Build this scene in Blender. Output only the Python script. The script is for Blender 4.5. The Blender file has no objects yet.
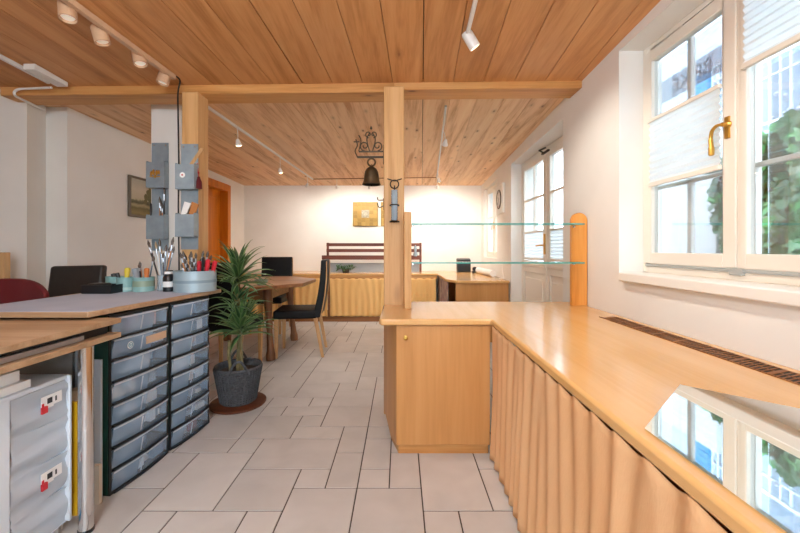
import bpy, bmesh, math, random
from mathutils import Vector, Matrix
random.seed(11)
PI = math.pi
SC = bpy.context.scene
COL = SC.collection
# ------------------------------------------------------------------ helpers
def lin(h):
    h = h.lstrip('#'); out = []
    for i in (0, 2, 4):
        c = int(h[i:i+2], 16)/255
        out.append(c/12.92 if c <= 0.04045 else ((c+0.055)/1.055)**2.4)
    return (*out, 1.0)

class MB:
    """collects simple shapes (world coordinates) that become ONE mesh"""
    def __init__(s): s.v = []; s.f = []; s.mi = {}
    def add(s, vs, fs):
        o = len(s.v); s.v += [Vector(p) for p in vs]; s.f += [tuple(i+o for i in f) for f in fs]; return s
    def box(s, x0, x1, y0, y1, z0, z1):
        return s.hexa([(x0,y0),(x1,y0),(x1,y1),(x0,y1)], z0, z1)
    def hexa(s, poly, z0, z1):
        n = len(poly); zb = z0 if isinstance(z0, (list, tuple)) else [z0]*n; zt = z1 if isinstance(z1, (list, tuple)) else [z1]*n
        a = sum(poly[i][0]*poly[(i+1)%n][1]-poly[(i+1)%n][0]*poly[i][1] for i in range(n))
        if a < 0: poly = poly[::-1]; zb = zb[::-1]; zt = zt[::-1]
        vs = [(p[0],p[1],zb[i]) for i,p in enumerate(poly)]+[(p[0],p[1],zt[i]) for i,p in enumerate(poly)]
        fs = [tuple(range(n-1,-1,-1)), tuple(range(n,2*n))]+[(i,(i+1)%n,n+(i+1)%n,n+i) for i in range(n)]
        return s.add(vs, fs)
    def obox(s, c, size, M):
        hx,hy,hz = [k/2 for k in size]
        vs = [Vector(c)+M@Vector((x,y,z)) for z in (-hz,hz) for x,y in ((-hx,-hy),(hx,-hy),(hx,hy),(-hx,hy))]
        return s.add(vs, [(3,2,1,0),(4,5,6,7),(0,1,5,4),(1,2,6,5),(2,3,7,6),(3,0,4,7)])
    def tube(s, pts, r, n=8, caps=True):
        pts = [Vector(p) for p in pts]; m = len(pts); rr = r if isinstance(r,(list,tuple)) else [r]*m
        o = len(s.v); up = None
        for i,p in enumerate(pts):
            t = (pts[min(i+1,m-1)]-pts[max(i-1,0)])
            if t.length < 1e-9: t = Vector((0,0,1))
            t.normalize()
            if up is None:
                up = Vector((0,0,1)) if abs(t.z) < .9 else Vector((1,0,0))
            a = up - t*up.dot(t)
            if a.length < 1e-6: a = t.orthogonal()
            a.normalize(); b = t.cross(a); up = a
            for k in range(n):
                q = 2*PI*k/n; s.v.append(p+(a*math.cos(q)+b*math.sin(q))*rr[i])
        for i in range(m-1):
            for k in range(n):
                s.f.append((o+i*n+k, o+i*n+(k+1)%n, o+(i+1)*n+(k+1)%n, o+(i+1)*n+k))
        if caps:
            s.f.append(tuple(o+k for k in range(n-1,-1,-1))); s.f.append(tuple(o+(m-1)*n+k for k in range(n)))
        return s
    def lathe(s, prof, c=(0,0,0), n=24, M=None, sx=1, sy=1):
        o = len(s.v); M = M or Matrix.Identity(3); c = Vector(c)
        for r,z in prof:
            for k in range(n):
                q = 2*PI*k/n; s.v.append(c+M@Vector((r*sx*math.cos(q), r*sy*math.sin(q), z)))
        for i in range(len(prof)-1):
            for k in range(n):
                s.f.append((o+i*n+k, o+i*n+(k+1)%n, o+(i+1)*n+(k+1)%n, o+(i+1)*n+k))
        if prof[0][0] > 1e-6: s.f.append(tuple(o+k for k in range(n-1,-1,-1)))
        if prof[-1][0] > 1e-6: s.f.append(tuple(o+(len(prof)-1)*n+k for k in range(n)))
        return s
    def ring(s, c, R, r, M=None, n=20, m=8):
        M = M or Matrix.Identity(3)
        pts = [Vector(c)+M@Vector((R*math.cos(2*PI*k/n), R*math.sin(2*PI*k/n), 0)) for k in range(n+1)]
        return s.tube(pts, r, m, False)
    def build(s, name, mat, parent=None, bev=0, seg=2, ang=35, tag=None, solid=0):
        me = bpy.data.meshes.new(name)
        base = Vector((0,0,0))
        if parent:
            p = parent
            while p: base += p.location; p = p.parent
        elif s.v:
            xs=[v.x for v in s.v]; ys=[v.y for v in s.v]; zs=[v.z for v in s.v]
            base = Vector(((min(xs)+max(xs))/2,(min(ys)+max(ys))/2,min(zs)))
        me.from_pydata([v-base for v in s.v], [], s.f); me.update()
        bm = bmesh.new(); bm.from_mesh(me); bmesh.ops.remove_doubles(bm, verts=bm.verts, dist=1e-6)
        bm.to_mesh(me); bm.free()
        me.shade_smooth(); me.set_sharp_from_angle(angle=math.radians(ang))
        for q in (mat if isinstance(mat,(list,tuple)) else [mat]): me.materials.append(q)
        for k,i in s.mi.items():
            if k < len(me.polygons): me.polygons[k].material_index = i
        o = bpy.data.objects.new(name, me); COL.objects.link(o)
        if parent: o.parent = parent
        else: o.location = base
        if solid:
            m = o.modifiers.new('solid','SOLIDIFY'); m.thickness = solid; m.offset = 0
        if bev:
            m = o.modifiers.new('bevel','BEVEL'); m.width = bev; m.segments = seg; m.limit_method = 'ANGLE'; m.angle_limit = math.radians(40)
            m.harden_normals = False
        if tag: T(o, *tag)
        return o

def T(o, label=None, cat=None, group=None, kind=None):
    if label: o['label'] = label
    if cat: o['category'] = cat
    if group: o['group'] = group
    if kind: o['kind'] = kind
    return o
def S(o): o['kind'] = 'structure'; return o
def thing(name, loc, label, cat, group=None):
    o = bpy.data.objects.new(name, None); COL.objects.link(o); o.location = loc; o.empty_display_size = .1
    return T(o, label, cat, group)
def copy_tree(o, parent=None):
    c = o.copy(); COL.objects.link(c)
    if parent: c.parent = parent
    for ch in list(o.children): copy_tree(ch, c)
    return c
def Rz(a): return Matrix.Rotation(a, 3, 'Z')
def Rx(a): return Matrix.Rotation(a, 3, 'X')
def Ry(a): return Matrix.Rotation(a, 3, 'Y')
def spline(pts, n=8):
    pts = [Vector(p) for p in pts]; out = []
    P = [2*pts[0]-pts[1]]+pts+[2*pts[-1]-pts[-2]]
    for i in range(1, len(P)-2):
        for k in range(n):
            t = k/n
            out.append(.5*((2*P[i])+(P[i+1]-P[i-1])*t+(2*P[i-1]-5*P[i]+4*P[i+1]-P[i+2])*t*t+(3*P[i]-P[i-1]-3*P[i+1]+P[i+2])*t**3))
    out.append(pts[-1]); return out

# ------------------------------------------------------------------ materials
def mat(name, col, rough=.5, metal=0, spec=.5, **kw):
    m = bpy.data.materials.new(name); m.use_nodes = True
    b = m.node_tree.nodes['Principled BSDF']
    c = lin(col) if isinstance(col, str) else col
    b.inputs['Base Color'].default_value = c; b.inputs['Roughness'].default_value = rough
    b.inputs['Metallic'].default_value = metal; b.inputs['Specular IOR Level'].default_value = spec
    for k,v in kw.items(): b.inputs[k.replace('_',' ')].default_value = v
    return m
def nd(m, t, **kw):
    n = m.node_tree.nodes.new(t)
    for k,v in kw.items(): setattr(n, k, v)
    return n
def ramp(m, stops):
    r = nd(m, 'ShaderNodeValToRGB'); e = r.color_ramp.elements
    while len(e) < len(stops): e.new(.5)
    for i,(p,c) in enumerate(stops): e[i].position = p; e[i].color = lin(c) if isinstance(c,str) else c
    return r
def noisy(name, c1, c2, scale=6, rough=.6, bump=0, stretch=(1,1,1), detail=4, metal=0, spec=.5, bscale=None):
    m = mat(name, c1, rough, metal, spec); L = m.node_tree.links.new; b = m.node_tree.nodes['Principled BSDF']
    tc = nd(m,'ShaderNodeTexCoord'); mp = nd(m,'ShaderNodeMapping'); mp.inputs['Scale'].default_value = stretch
    L(tc.outputs['Object'], mp.inputs['Vector'])
    n = nd(m,'ShaderNodeTexNoise'); n.inputs['Scale'].default_value = scale; n.inputs['Detail'].default_value = detail
    L(mp.outputs['Vector'], n.inputs['Vector'])
    r = ramp(m, [(.3,c1),(.7,c2)]); L(n.outputs['Fac'], r.inputs['Fac']); L(r.outputs['Color'], b.inputs['Base Color'])
    if bump:
        n2 = nd(m,'ShaderNodeTexNoise'); n2.inputs['Scale'].default_value = bscale or scale*6; L(mp.outputs['Vector'], n2.inputs['Vector'])
        bp = nd(m,'ShaderNodeBump'); bp.inputs['Strength'].default_value = bump; bp.inputs['Distance'].default_value = .01
        L(n2.outputs['Fac'], bp.inputs['Height']); L(bp.outputs['Normal'], b.inputs['Normal'])
    return m
def wood(name, light, mid, dark, axis='y', rough=.45, knots=0, island=.12, grain=1.0, coat=0, knotcol='#6a3a1c', spec=.4, kd=1.0):
    """planed wood: long grain along axis, optional knots, tone varies from board to board"""
    m = mat(name, mid, rough, 0, spec); N = m.node_tree; L = N.links.new; b = N.nodes['Principled BSDF']
    if coat: b.inputs['Coat Weight'].default_value = coat; b.inputs['Coat Roughness'].default_value = .12
    tc = nd(m,'ShaderNodeTexCoord'); geo = nd(m,'ShaderNodeNewGeometry')
    off = nd(m,'ShaderNodeVectorMath', operation='SCALE'); cb = nd(m,'ShaderNodeCombineXYZ')
    for k in range(3): L(geo.outputs['Random Per Island'], cb.inputs[k])
    L(cb.outputs[0], off.inputs[0]); off.inputs['Scale'].default_value = 37
    ad = nd(m,'ShaderNodeVectorMath', operation='ADD'); L(tc.outputs['Object'], ad.inputs[0]); L(off.outputs[0], ad.inputs[1])
    st = {'x':(.06,1,1),'y':(1,.06,1),'z':(1,1,.06)}[axis]
    mp = nd(m,'ShaderNodeMapping'); mp.inputs['Scale'].default_value = st; L(ad.outputs[0], mp.inputs['Vector'])
    n = nd(m,'ShaderNodeTexNoise'); n.inputs['Scale'].default_value = 14*grain; n.inputs['Detail'].default_value = 5; n.inputs['Distortion'].default_value = .6
    L(mp.outputs[0], n.inputs['Vector'])
    n2 = nd(m,'ShaderNodeTexNoise'); n2.inputs['Scale'].default_value = 90*grain; n2.inputs['Detail'].default_value = 3; L(mp.outputs[0], n2.inputs['Vector'])
    mx = nd(m,'ShaderNodeMath', operation='MULTIPLY_ADD'); L(n2.outputs['Fac'], mx.inputs[0]); mx.inputs[1].default_value = .35; 
    L(n.outputs['Fac'], mx.inputs[2])
    r = ramp(m, [(.42,light),(.66,mid),(.9,dark)]); L(mx.outputs[0], r.inputs['Fac'])
    col = r.outputs['Color']
    if knots:
        mk = nd(m,'ShaderNodeMapping'); mk.inputs['Scale'].default_value = {'x':(3.2,8,8),'y':(8,3.2,8),'z':(8,8,3.2)}[axis]
        L(ad.outputs[0], mk.inputs['Vector'])
        vo = nd(m,'ShaderNodeTexVoronoi'); vo.inputs['Scale'].default_value = .8*kd; L(mk.outputs[0], vo.inputs['Vector'])
        rk = ramp(m, [(0,(1,1,1,1)),(.06*knots,(1,1,1,1)),(.13*knots,(.25,.25,.25,1)),(.3*knots,(0,0,0,1))])
        L(vo.outputs['Distance'], rk.inputs['Fac'])
        mk2 = nd(m,'ShaderNodeMix', data_type='RGBA'); km = nd(m,'ShaderNodeMath', operation='LESS_THAN'); km.inputs[1].default_value = .55; sk = nd(m,'ShaderNodeSeparateColor'); L(vo.outputs['Color'], sk.inputs[0]); L(sk.outputs[0], km.inputs[0])
        kx = nd(m,'ShaderNodeMath', operation='MULTIPLY'); L(rk.outputs['Color'], kx.inputs[0]); L(km.outputs[0], kx.inputs[1]); L(kx.outputs[0], mk2.inputs['Factor']); L(col, mk2.inputs['A']); mk2.inputs['B'].default_value = lin(knotcol)
        col = mk2.outputs['Result']
    hsv = nd(m,'ShaderNodeHueSaturation'); mr = nd(m,'ShaderNodeMapRange')
    mr.inputs['To Min'].default_value = 1-island; mr.inputs['To Max'].default_value = 1+island
    L(geo.outputs['Random Per Island'], mr.inputs['Value']); L(mr.outputs[0], hsv.inputs['Value']); L(col, hsv.inputs['Color'])
    L(hsv.outputs[0], b.inputs['Base Color'])
    bp = nd(m,'ShaderNodeBump'); bp.inputs['Strength'].default_value = .08; bp.inputs['Distance'].default_value = .004
    L(mx.outputs[0], bp.inputs['Height']); L(bp.outputs[0], b.inputs['Normal'])
    return m
def thin_glass(name, tint=(1,1,1,1), refl=.5):
    m = bpy.data.materials.new(name); m.use_nodes = True; N = m.node_tree; N.nodes.clear(); L = N.links.new
    o = nd(m,'ShaderNodeOutputMaterial'); tr = nd(m,'ShaderNodeBsdfTransparent'); tr.inputs[0].default_value = tint
    gl = nd(m,'ShaderNodeBsdfGlossy'); gl.inputs['Roughness'].default_value = .02
    fr = nd(m,'ShaderNodeFresnel'); fr.inputs['IOR'].default_value = 1.45
    mu = nd(m,'ShaderNodeMath', operation='MULTIPLY'); mu.inputs[1].default_value = refl; L(fr.outputs[0], mu.inputs[0])
    mx = nd(m,'ShaderNodeMixShader'); L(mu.outputs[0], mx.inputs[0]); L(tr.outputs[0], mx.inputs[1]); L(gl.outputs[0], mx.inputs[2]); L(mx.outputs[0], o.inputs[0])
    return m
def see_through(name, col, alpha, rough=.25):
    """cloudy clear plastic: part diffuse / gloss, part plain see-through"""
    m = mat(name, col, rough); N = m.node_tree; L = N.links.new; b = N.nodes['Principled BSDF']; o = N.nodes['Material Output']
    tr = nd(m,'ShaderNodeBsdfTransparent'); mx = nd(m,'ShaderNodeMixShader'); mx.inputs[0].default_value = alpha
    L(tr.outputs[0], mx.inputs[1]); L(b.outputs[0], mx.inputs[2]); L(mx.outputs[0], o.inputs[0]); return m
def cloth(name, c1, c2, trans=.35, sc=(120,120,120)):
    m = noisy(name, c1, c2, 5, .9, .15, (1,1,.2), bscale=300); N = m.node_tree; L = N.links.new; b = N.nodes['Principled BSDF']; o = N.nodes['Material Output']
    b.inputs['Specular IOR Level'].default_value = .15
    t = nd(m,'ShaderNodeBsdfTranslucent'); t.inputs[0].default_value = lin(c1); mx = nd(m,'ShaderNodeMixShader'); mx.inputs[0].default_value = trans
    L(b.outputs[0], mx.inputs[1]); L(t.outputs[0], mx.inputs[2]); L(mx.outputs[0], o.inputs[0]); return m
def island_colours(name, cols, rough=.5, metal=0):
    m = mat(name, cols[0], rough, metal); L = m.node_tree.links.new; g = nd(m,'ShaderNodeNewGeometry')
    r = ramp(m, [(i/len(cols), c) for i,c in enumerate(cols)]); r.color_ramp.interpolation = 'CONSTANT'
    L(g.outputs['Random Per Island'], r.inputs['Fac']); L(r.outputs['Color'], m.node_tree.nodes['Principled BSDF'].inputs['Base Color']); return m
def emit(name, col, s):
    m = bpy.data.materials.new(name); m.use_nodes = True; b = m.node_tree.nodes['Principled BSDF']
    b.inputs['Base Color'].default_value = lin(col); b.inputs['Emission Color'].default_value = lin(col); b.inputs['Emission Strength'].default_value = s; return m

M = {}
M['wall'] = noisy('wall_plaster', '#eae7e1', '#e4e0d9', 2.5, .9, .05, spec=.2)
M['white'] = mat('white_paint', '#ece8e0', .4)
M['frame'] = mat('cream_window_paint', '#e9e0d2', .38)
M['grey_strip'] = mat('grey_seal', '#a8aaa6', .5)
M['ceil'] = wood('pine_ceiling', '#d9a06a', '#cf935b', '#b57842', 'y', .5, .7, .06)
M['ceil2'] = wood('pine_ceiling_knotty_lit', '#f0cfa6', '#e8c094', '#c08c5e', 'y', .55, .9, .07, kd=1.6)  # knottier rear boards, also paler to stand for the spotlights' light
M['beam'] = wood('pine_beam', '#d9a468', '#cf9657', '#b47a3e', 'x', .5, .7, .04)
M['post'] = wood('pine_post', '#dcb07c', '#d3a46c', '#bd8b52', 'z', .5, .8, .04)
M['top'] = wood('beech_worktop', '#e0b278', '#dcac70', '#d5a364', 'y', .2, 0, .02, .8, .3)
M['cab'] = wood('beech_cabinet', '#cb965e', '#c38c52', '#b37d44', 'z', .38, 0, .03, .6)
M['cabedge'] = wood('beech_edge', '#d2a065', '#c88f52', '#b0743a', 'x', .4, 0, .03)
M['door_o'] = wood('orange_door', '#d98622', '#cf7716', '#b4600c', 'z', .4, 0, .04, .7)
M['ply'] = wood('light_board', '#b89b7c', '#ad8d6c', '#967554', 'x', .5, 0, .04)
M['oak'] = wood('brown_table', '#b58358', '#9c6b44', '#7b4e2f', 'x', .35, 0, .08)
M['oakz'] = wood('brown_table_leg', '#9a6a42', '#7d5032', '#5f3a22', 'z', .4, .6, .05)
M['leg'] = wood('pale_leg', '#d3ab7c', '#c69a68', '#aa7d4c', 'z', .45, 0, .05)
M['rack'] = wood('dark_rack', '#7a4634', '#673728', '#4a2419', 'x', .4, 0, .05)
M['plinth'] = wood('brown_plinth', '#a06a3c', '#8d5a30', '#734522', 'x', .5, 0, .05)
M['leather'] = noisy('black_leather', '#0a0a0b', '#111012', 30, .5, .1, spec=.25)
M['leather2'] = noisy('worn_dark_leather', '#1f1b18', '#28231f', 20, .45, .1)
M['red'] = mat('red_fabric', '#5e0812', .7)
M['mirror'] = mat('mirror', '#e8eeee', .015, 1)
M['black'] = mat('black_plastic', '#0f1318', .4)
M['green'] = mat('dark_green_panel', '#0d3b31', .45)
M['chrome'] = mat('chrome', '#dcdcdc', .12, 1)
M['steel'] = noisy('galvanised_metal', '#83919a', '#95a3ab', 14, .38, .04, metal=.15)
M['iron'] = mat('wrought_iron', '#3a3024', .5, .6)
M['bronze'] = noisy('old_bronze', '#4c3f2e', '#6b5a40', 20, .42, .1, metal=.7)
M['brass'] = mat('brass', '#cfa24e', .28, .85)
M['tin'] = noisy('turquoise_tin', '#8fb8b6', '#7fa9a8', 18, .4)
M['bluebox'] = noisy('grey_blue_tin', '#93a9b4', '#a2b6bf', 10, .4, metal=.2)
M['paper'] = mat('white_paper', '#e6e6e4', .7)
M['mat_grey'] = noisy('grey_cutting_cover', '#999fb2', '#a5aabb', 5, .55)
M['plastic'] = see_through('cloudy_plastic', '#d6e0ea', .62, .3)
M['plastic2'] = see_through('clear_drawer_plastic', '#b2d0ec', .37, .15)
M['cl_gold'] = cloth('gold_curtain', '#f6c998', '#f0be8a', .2)
M['cl_gold2'] = cloth('yellow_curtain', '#fad08c', '#f5c47e', .15)
M['cl_patch'] = island_colours('patch', ['#c9b7a6','#7b5b6d','#d8c9b6'])
M['glass'] = thin_glass('window_glass', (.96,.98,1,1), .5)
M['shelfglass'] = thin_glass('shelf_glass', (.93,.985,.97,1), .6)
M['glassedge'] = mat('green_glass_edge', '#2f8f85', .15)
M['tube'] = see_through('clear_tube', '#b9cbd6', .4, .08)
M['blind'] = None
M['basket'] = noisy('grey_wicker', '#56585c', '#3f4145', 60, .8, .4)
M['soil'] = noisy('soil', '#2a1d14', '#3a2a1c', 40, .95, .5)
M['stem'] = noisy('stem', '#8a7a55', '#6f6a42', 30, .7)
M['plate'] = wood('wood_plate', '#6a3a22', '#5a2f1b', '#402012', 'x', .4, 0, .05)
M['beige'] = mat('beige_lamp', '#cfa987', .5)
M['lampwhite'] = mat('white_lamp', '#e4e0da', .35)
M['glow'] = emit('lamp_glow', '#ffe2b8', 9)
M['glow_dim'] = emit('lamp_glow_dim', '#f4e6d4', .25)
M['yellow'] = mat('yellow_card', '#c89a10', .5)
M['blue'] = mat('blue_plastic', '#1a86c0', .4)
M['redp'] = mat('red_plastic', '#c22a34', .4)
M['gold'] = noisy('gilded_panel', '#b3914a', '#8f7036', 30, .45, .2, metal=.35)
M['silver'] = noisy('silver_relief', '#b9b4a4', '#8d8875', 50, .4, .3, metal=.3)
M['grey_board'] = noisy('grey_board', '#9aa0a6', '#8d949b', 4, .6)
M['silverrail'] = mat('aluminium', '#b6bac0', .35, .8)
M['dark'] = mat('dark_void', '#1a120c', .8)
M['switch'] = mat('screen_dark', '#20262c', .3)

def leaf_mat(name, base, edge):
    m = mat(name, base, .4); L = m.node_tree.links.new; g = nd(m,'ShaderNodeNewGeometry')
    r = ramp(m, [(0,base),(.7,base),(1,edge)]); r.color_ramp.interpolation = 'LINEAR'
    L(g.outputs['Random Per Island'], r.inputs['Fac']); L(r.outputs['Color'], m.node_tree.nodes['Principled BSDF'].inputs['Base Color'])
    return m
M['leaf'] = leaf_mat('dracaena_leaf', '#2c4d2b', '#557a42')
M['leaf_edge'] = mat('leaf_edge', '#748f58', .45)
M['leaf2'] = leaf_mat('small_leaf', '#2d5a24', '#4a7a38')
M['ivy'] = leaf_mat('ivy_leaf', '#125220', '#3d9046')
def blind_mat():
    m = mat('blind_fabric', '#f2f2f0', .8); N = m.node_tree; L = N.links.new; b = N.nodes['Principled BSDF']; o = N.nodes['Material Output']
    t = nd(m,'ShaderNodeBsdfTranslucent'); t.inputs[0].default_value = (.95,.96,.97,1); mx = nd(m,'ShaderNodeMixShader'); mx.inputs[0].default_value = .55
    L(b.outputs[0], mx.inputs[1]); L(t.outputs[0], mx.inputs[2]); L(mx.outputs[0], o.inputs[0]); return m
M['blind'] = blind_mat()

# floor tile material: stone-look, a tone per tile
def tile_mat():
    m = mat('stone_tile', '#bfb0a2', .38, 0, .45); N = m.node_tree; L = N.links.new; b = N.nodes['Principled BSDF']
    tc = nd(m,'ShaderNodeTexCoord'); g = nd(m,'ShaderNodeNewGeometry')
    cb = nd(m,'ShaderNodeCombineXYZ'); L(g.outputs['Random Per Island'], cb.inputs[0]); L(g.outputs['Random Per Island'], cb.inputs[1])
    sc = nd(m,'ShaderNodeVectorMath', operation='SCALE'); sc.inputs['Scale'].default_value = 23; L(cb.outputs[0], sc.inputs[0])
    ad = nd(m,'ShaderNodeVectorMath', operation='ADD'); L(tc.outputs['Object'], ad.inputs[0]); L(sc.outputs[0], ad.inputs[1])
    n = nd(m,'ShaderNodeTexNoise'); n.inputs['Scale'].default_value = 4.5; n.inputs['Detail'].default_value = 6; n.inputs['Distortion'].default_value = .5
    L(ad.outputs[0], n.inputs['Vector'])
    r = ramp(m, [(.3,'#cac7c4'),(.52,'#c3c0bd'),(.75,'#bab7b4')]); L(n.outputs['Fac'], r.inputs['Fac'])
    h = nd(m,'ShaderNodeHueSaturation'); mr = nd(m,'ShaderNodeMapRange'); mr.inputs['To Min'].default_value = .93; mr.inputs['To Max'].default_value = 1.06
    L(g.outputs['Random Per Island'], mr.inputs['Value']); L(mr.outputs[0], h.inputs['Value']); L(r.outputs[0], h.inputs['Color']); L(h.outputs[0], b.inputs['Base Color'])
    return m
M['tile'] = tile_mat(); M['grout'] = mat('grout', '#4d453f', .9)

# ------------------------------------------------------------------ setting
U = .1494; X0 = -.2; Y0 = 1.7184
def floor():
    S(MB().box(-4.4,1.7,-1.6,6.45,-.06,-.003).build('floor', M['grout']))
    pre = [(-6,-1,2,3),(-4,-1,2,2),(-2,0,1,1),(-2,-3,2,3),(-1,0,1,2),(-4,1,3,2),(-5,2,1,1),(-5,3,2,2),(-3,3,2,1),(-3,4,1,1),(-2,4,2,2),(-1,2,1,2),
           (0,0,1,1),(0,1,1,2),(0,3,1,1),(0,4,1,2),(0,-2,2,2),(1,0,1,2),(2,-1,2,3),(4,-1,1,2),(4,1,1,1),(-6,-3,1,2),(-5,-2,2,1),(-3,-3,1,2),
           (2,-3,1,2),(3,-3,2,2),(-4,5,2,1),(-5,6,2,1),(-3,6,1,1),(-4,7,2,2),(-2,6,2,2),(-2,8,1,1),(-1,8,1,2),(-4,9,3,2),(-6,7,2,3),(-8,0,2,2),(-8,-2,2,2),(-7,2,2,1)]
    c0,c1,j0,j1 = -28,12,-22,31
    occ = set(); tiles = []
    for c,j,w,h in pre:
        cells = [(c+a,j+b) for a in range(w) for b in range(h)]
        if any(q in occ for q in cells): continue
        occ.update(cells); tiles.append((c,j,w,h))
    rnd = random.Random(5)
    for j in range(j0,j1):
        for c in range(c0,c1):
            if (c,j) in occ: continue
            opts = [(3,2),(2,3),(2,2),(2,2),(1,2),(2,1),(2,2)]; rnd.shuffle(opts)
            for w,h in opts+[(1,2),(2,1),(1,1)]:
                cells = [(c+a,j+b) for a in range(w) for b in range(h)]
                if all(q not in occ and q[0] < c1 and q[1] < j1 for q in cells):
                    occ.update(cells); tiles.append((c,j,w,h)); break
    mb = MB(); g = .003
    for c,j,w,h in tiles:
        x0 = X0+U*c; x1 = X0+U*(c+w); y0 = Y0+U*j; y1 = Y0+U*(j+h)
        x0=max(x0,-4.4); x1=min(x1,1.7); y0=max(y0,-1.6); y1=min(y1,6.45)
        if x1-x0 < .02 or y1-y0 < .02: continue
        mb.box(x0+g,x1-g,y0+g,y1-g,-.02,0)
    o = mb.build('floor_tiles', M['tile'], bev=.0012, seg=1); S(o)
floor()

def ceil_z(y):
    return 2.255+(2.51-y)*.05 if y < 2.51 else 2.255-(y-2.51)*.0153
def ceiling():
    for nm,ya,yb,w,m in (('ceiling',-1.6,2.60,.208,M['ceil']),('ceiling_rear',2.60,6.45,.205,M['ceil2'])):
        mb = MB(); cb = MB()
        for k in range(-24,9):
            for (s0,s1) in ((ya,yb),):
                def q(y,off): return .157+w*(k+off)+.058*(y-2.52)
                wide = .006 if k == -4 and nm == 'ceiling' else (.003 if k == 0 else .0009)
                x = [q(s0,0)+wide, q(s0,1)-.0014, q(s1,1)-.0014, q(s1,0)+wide]
                if max(x) < -4.5 or min(x) > 1.75: continue
                x = [min(max(t,-4.45),1.5) for t in x]
                if max(x)-min(x) < .06: continue
                za, zb = ceil_z(s0), ceil_z(s1)
                mb.hexa([(x[0],s0),(x[1],s0),(x[2],s1),(x[3],s1)], [za,za,zb,zb], [za+.022,za+.022,zb+.022,zb+.022])
        o = mb.build(nm, m, bev=.0018, seg=1); S(o)
        za, zb = ceil_z(ya)+.024, ceil_z(yb)+.024
        cb.hexa([(-4.45,ya),(1.52,ya),(1.52,yb),(-4.45,yb)], [za,za,zb,zb], [za+.05,za+.05,zb+.05,zb+.05])
        S(cb.build('ceiling_backing' if nm=='ceiling' else 'ceiling_backing_rear', M['dark']))
ceiling()

def xr(y): return 1.24 if y < 2.7 else 1.24+(y-2.7)*.0417
def wall_open(mb, xa, xb, y0, y1, z0, z1, holes):
    """wall slab between inner x xa(y) and outer x xb(y) with rectangular holes"""
    ys = sorted({y0,y1,*[h[0] for h in holes],*[h[1] for h in holes]} | ({2.7} if y0 < 2.7 < y1 else set()))
    for a,b in zip(ys, ys[1:]):
        spans = [(z0,z1)]
        for h in holes:
            if h[0] <= a+1e-6 and b <= h[1]+1e-6:
                spans = [s for p,q in spans for s in ((p,h[2]),(h[3],q)) if s[1]-s[0] > 1e-4]
        for p,q in spans:
            mb.hexa([(xa(a),a),(xb(a),a),(xb(b),b),(xa(b),b)], p, q)
W1 = (.90,2.09,.975,2.235); D1 = (2.82,4.345,0,2.11); W2 = (5.1,6.05,.98,2.08)
mb = MB()
wall_open(mb, xr, lambda y: xr(y)+.14, -1.6, 6.45, 0, 2.47, [W1,D1,W2])
wall_open(mb, lambda y: xr(y)+.14, lambda y: xr(y)+.32, -1.6, 6.45, 0, 2.47, [(.82,2.2,.9,2.3),(2.82,4.345,0,2.11),(5.1,6.05,.98,2.08)])
S(mb.build('wall_right', M['wall']))
S(MB().box(-2.96,1.75,6.3,6.45,0,2.3).build('wall_back', M['wall']))
mb = MB(); wall_open(mb, lambda y: -2.66, lambda y: -2.96, 2.95, 6.3, 0, 2.3, [(4.85,5.70,0,2.03)])
S(mb.build('wall_left', M['wall']))
S(MB().hexa([(-2.75,2.72),(-2.83,2.95),(-2.96,2.95),(-2.96,2.72)],0,2.4).build('wall_corner', M['wall']))
S(MB().box(-4.4,-2.96,4.0,4.15,0,2.4).build('wall_alcove', M['wall']))
mb = MB(); wall_open(mb, lambda y: -4.2, lambda y: -4.4, -1.6, 4.0, 0, 2.6, [])
S(mb.build('wall_side', M['wall']))
# street side wall behind the camera; its window is added to let in daylight
mb = MB()
for a,b,c,d in ((-4.4,-1.0,0,2.6),(-1.0,1.0,0,.55),(-1.0,1.0,2.2,2.6),(1.0,1.72,0,2.6)):
    mb.box(a,b,-1.6,-1.4,c,d)
S(mb.build('wall_front', M['wall']))
for i,(a,b) in enumerate(((-1.0,1.0),)):
    w = bpy.data.objects.new('window_%d'%(4+i), None); COL.objects.link(w); w.location = ((a+b)/2,-1.5,.55); S(w)
    MB().box(a,a+.06,-1.53,-1.47,.55,2.2).box(b-.06,b,-1.53,-1.47,.55,2.2).box(a,b,-1.53,-1.47,.55,.61).box(a,b,-1.53,-1.47,2.14,2.2).box((a+b)/2-.03,(a+b)/2+.03,-1.53,-1.47,.6,2.15).build('window_frame', M['white'], w)
    MB().box(a+.05,b-.05,-1.502,-1.498,.6,2.15).build('pane', M['glass'], w)
# beam and posts
def beam_y(x): return 2.51+(1.24-x)*.023
mb = MB()
for xa,xb,zb in ((-2.82,-.035,2.194),(-.035,1.24,2.21)):
    mb.hexa([(xa,beam_y(xa)),(xb,beam_y(xb)),(xb,beam_y(xb)+.18),(xa,beam_y(xa)+.18)], zb, 2.30)
S(mb.build('ceiling_beam', M['beam'], bev=.006))
S(MB().box(-.109,.028,2.482,2.62,0,2.209).build('wooden_post', M['post'], bev=.006))
S(MB().box(-1.50,-1.388,2.535,2.675,0,2.195).build('wooden_post', M['post'], bev=.006))
S(MB().box(-1.957,-1.735,2.90,3.12,0,2.25).build('white_pillar', M['wall'], bev=.004))

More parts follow.
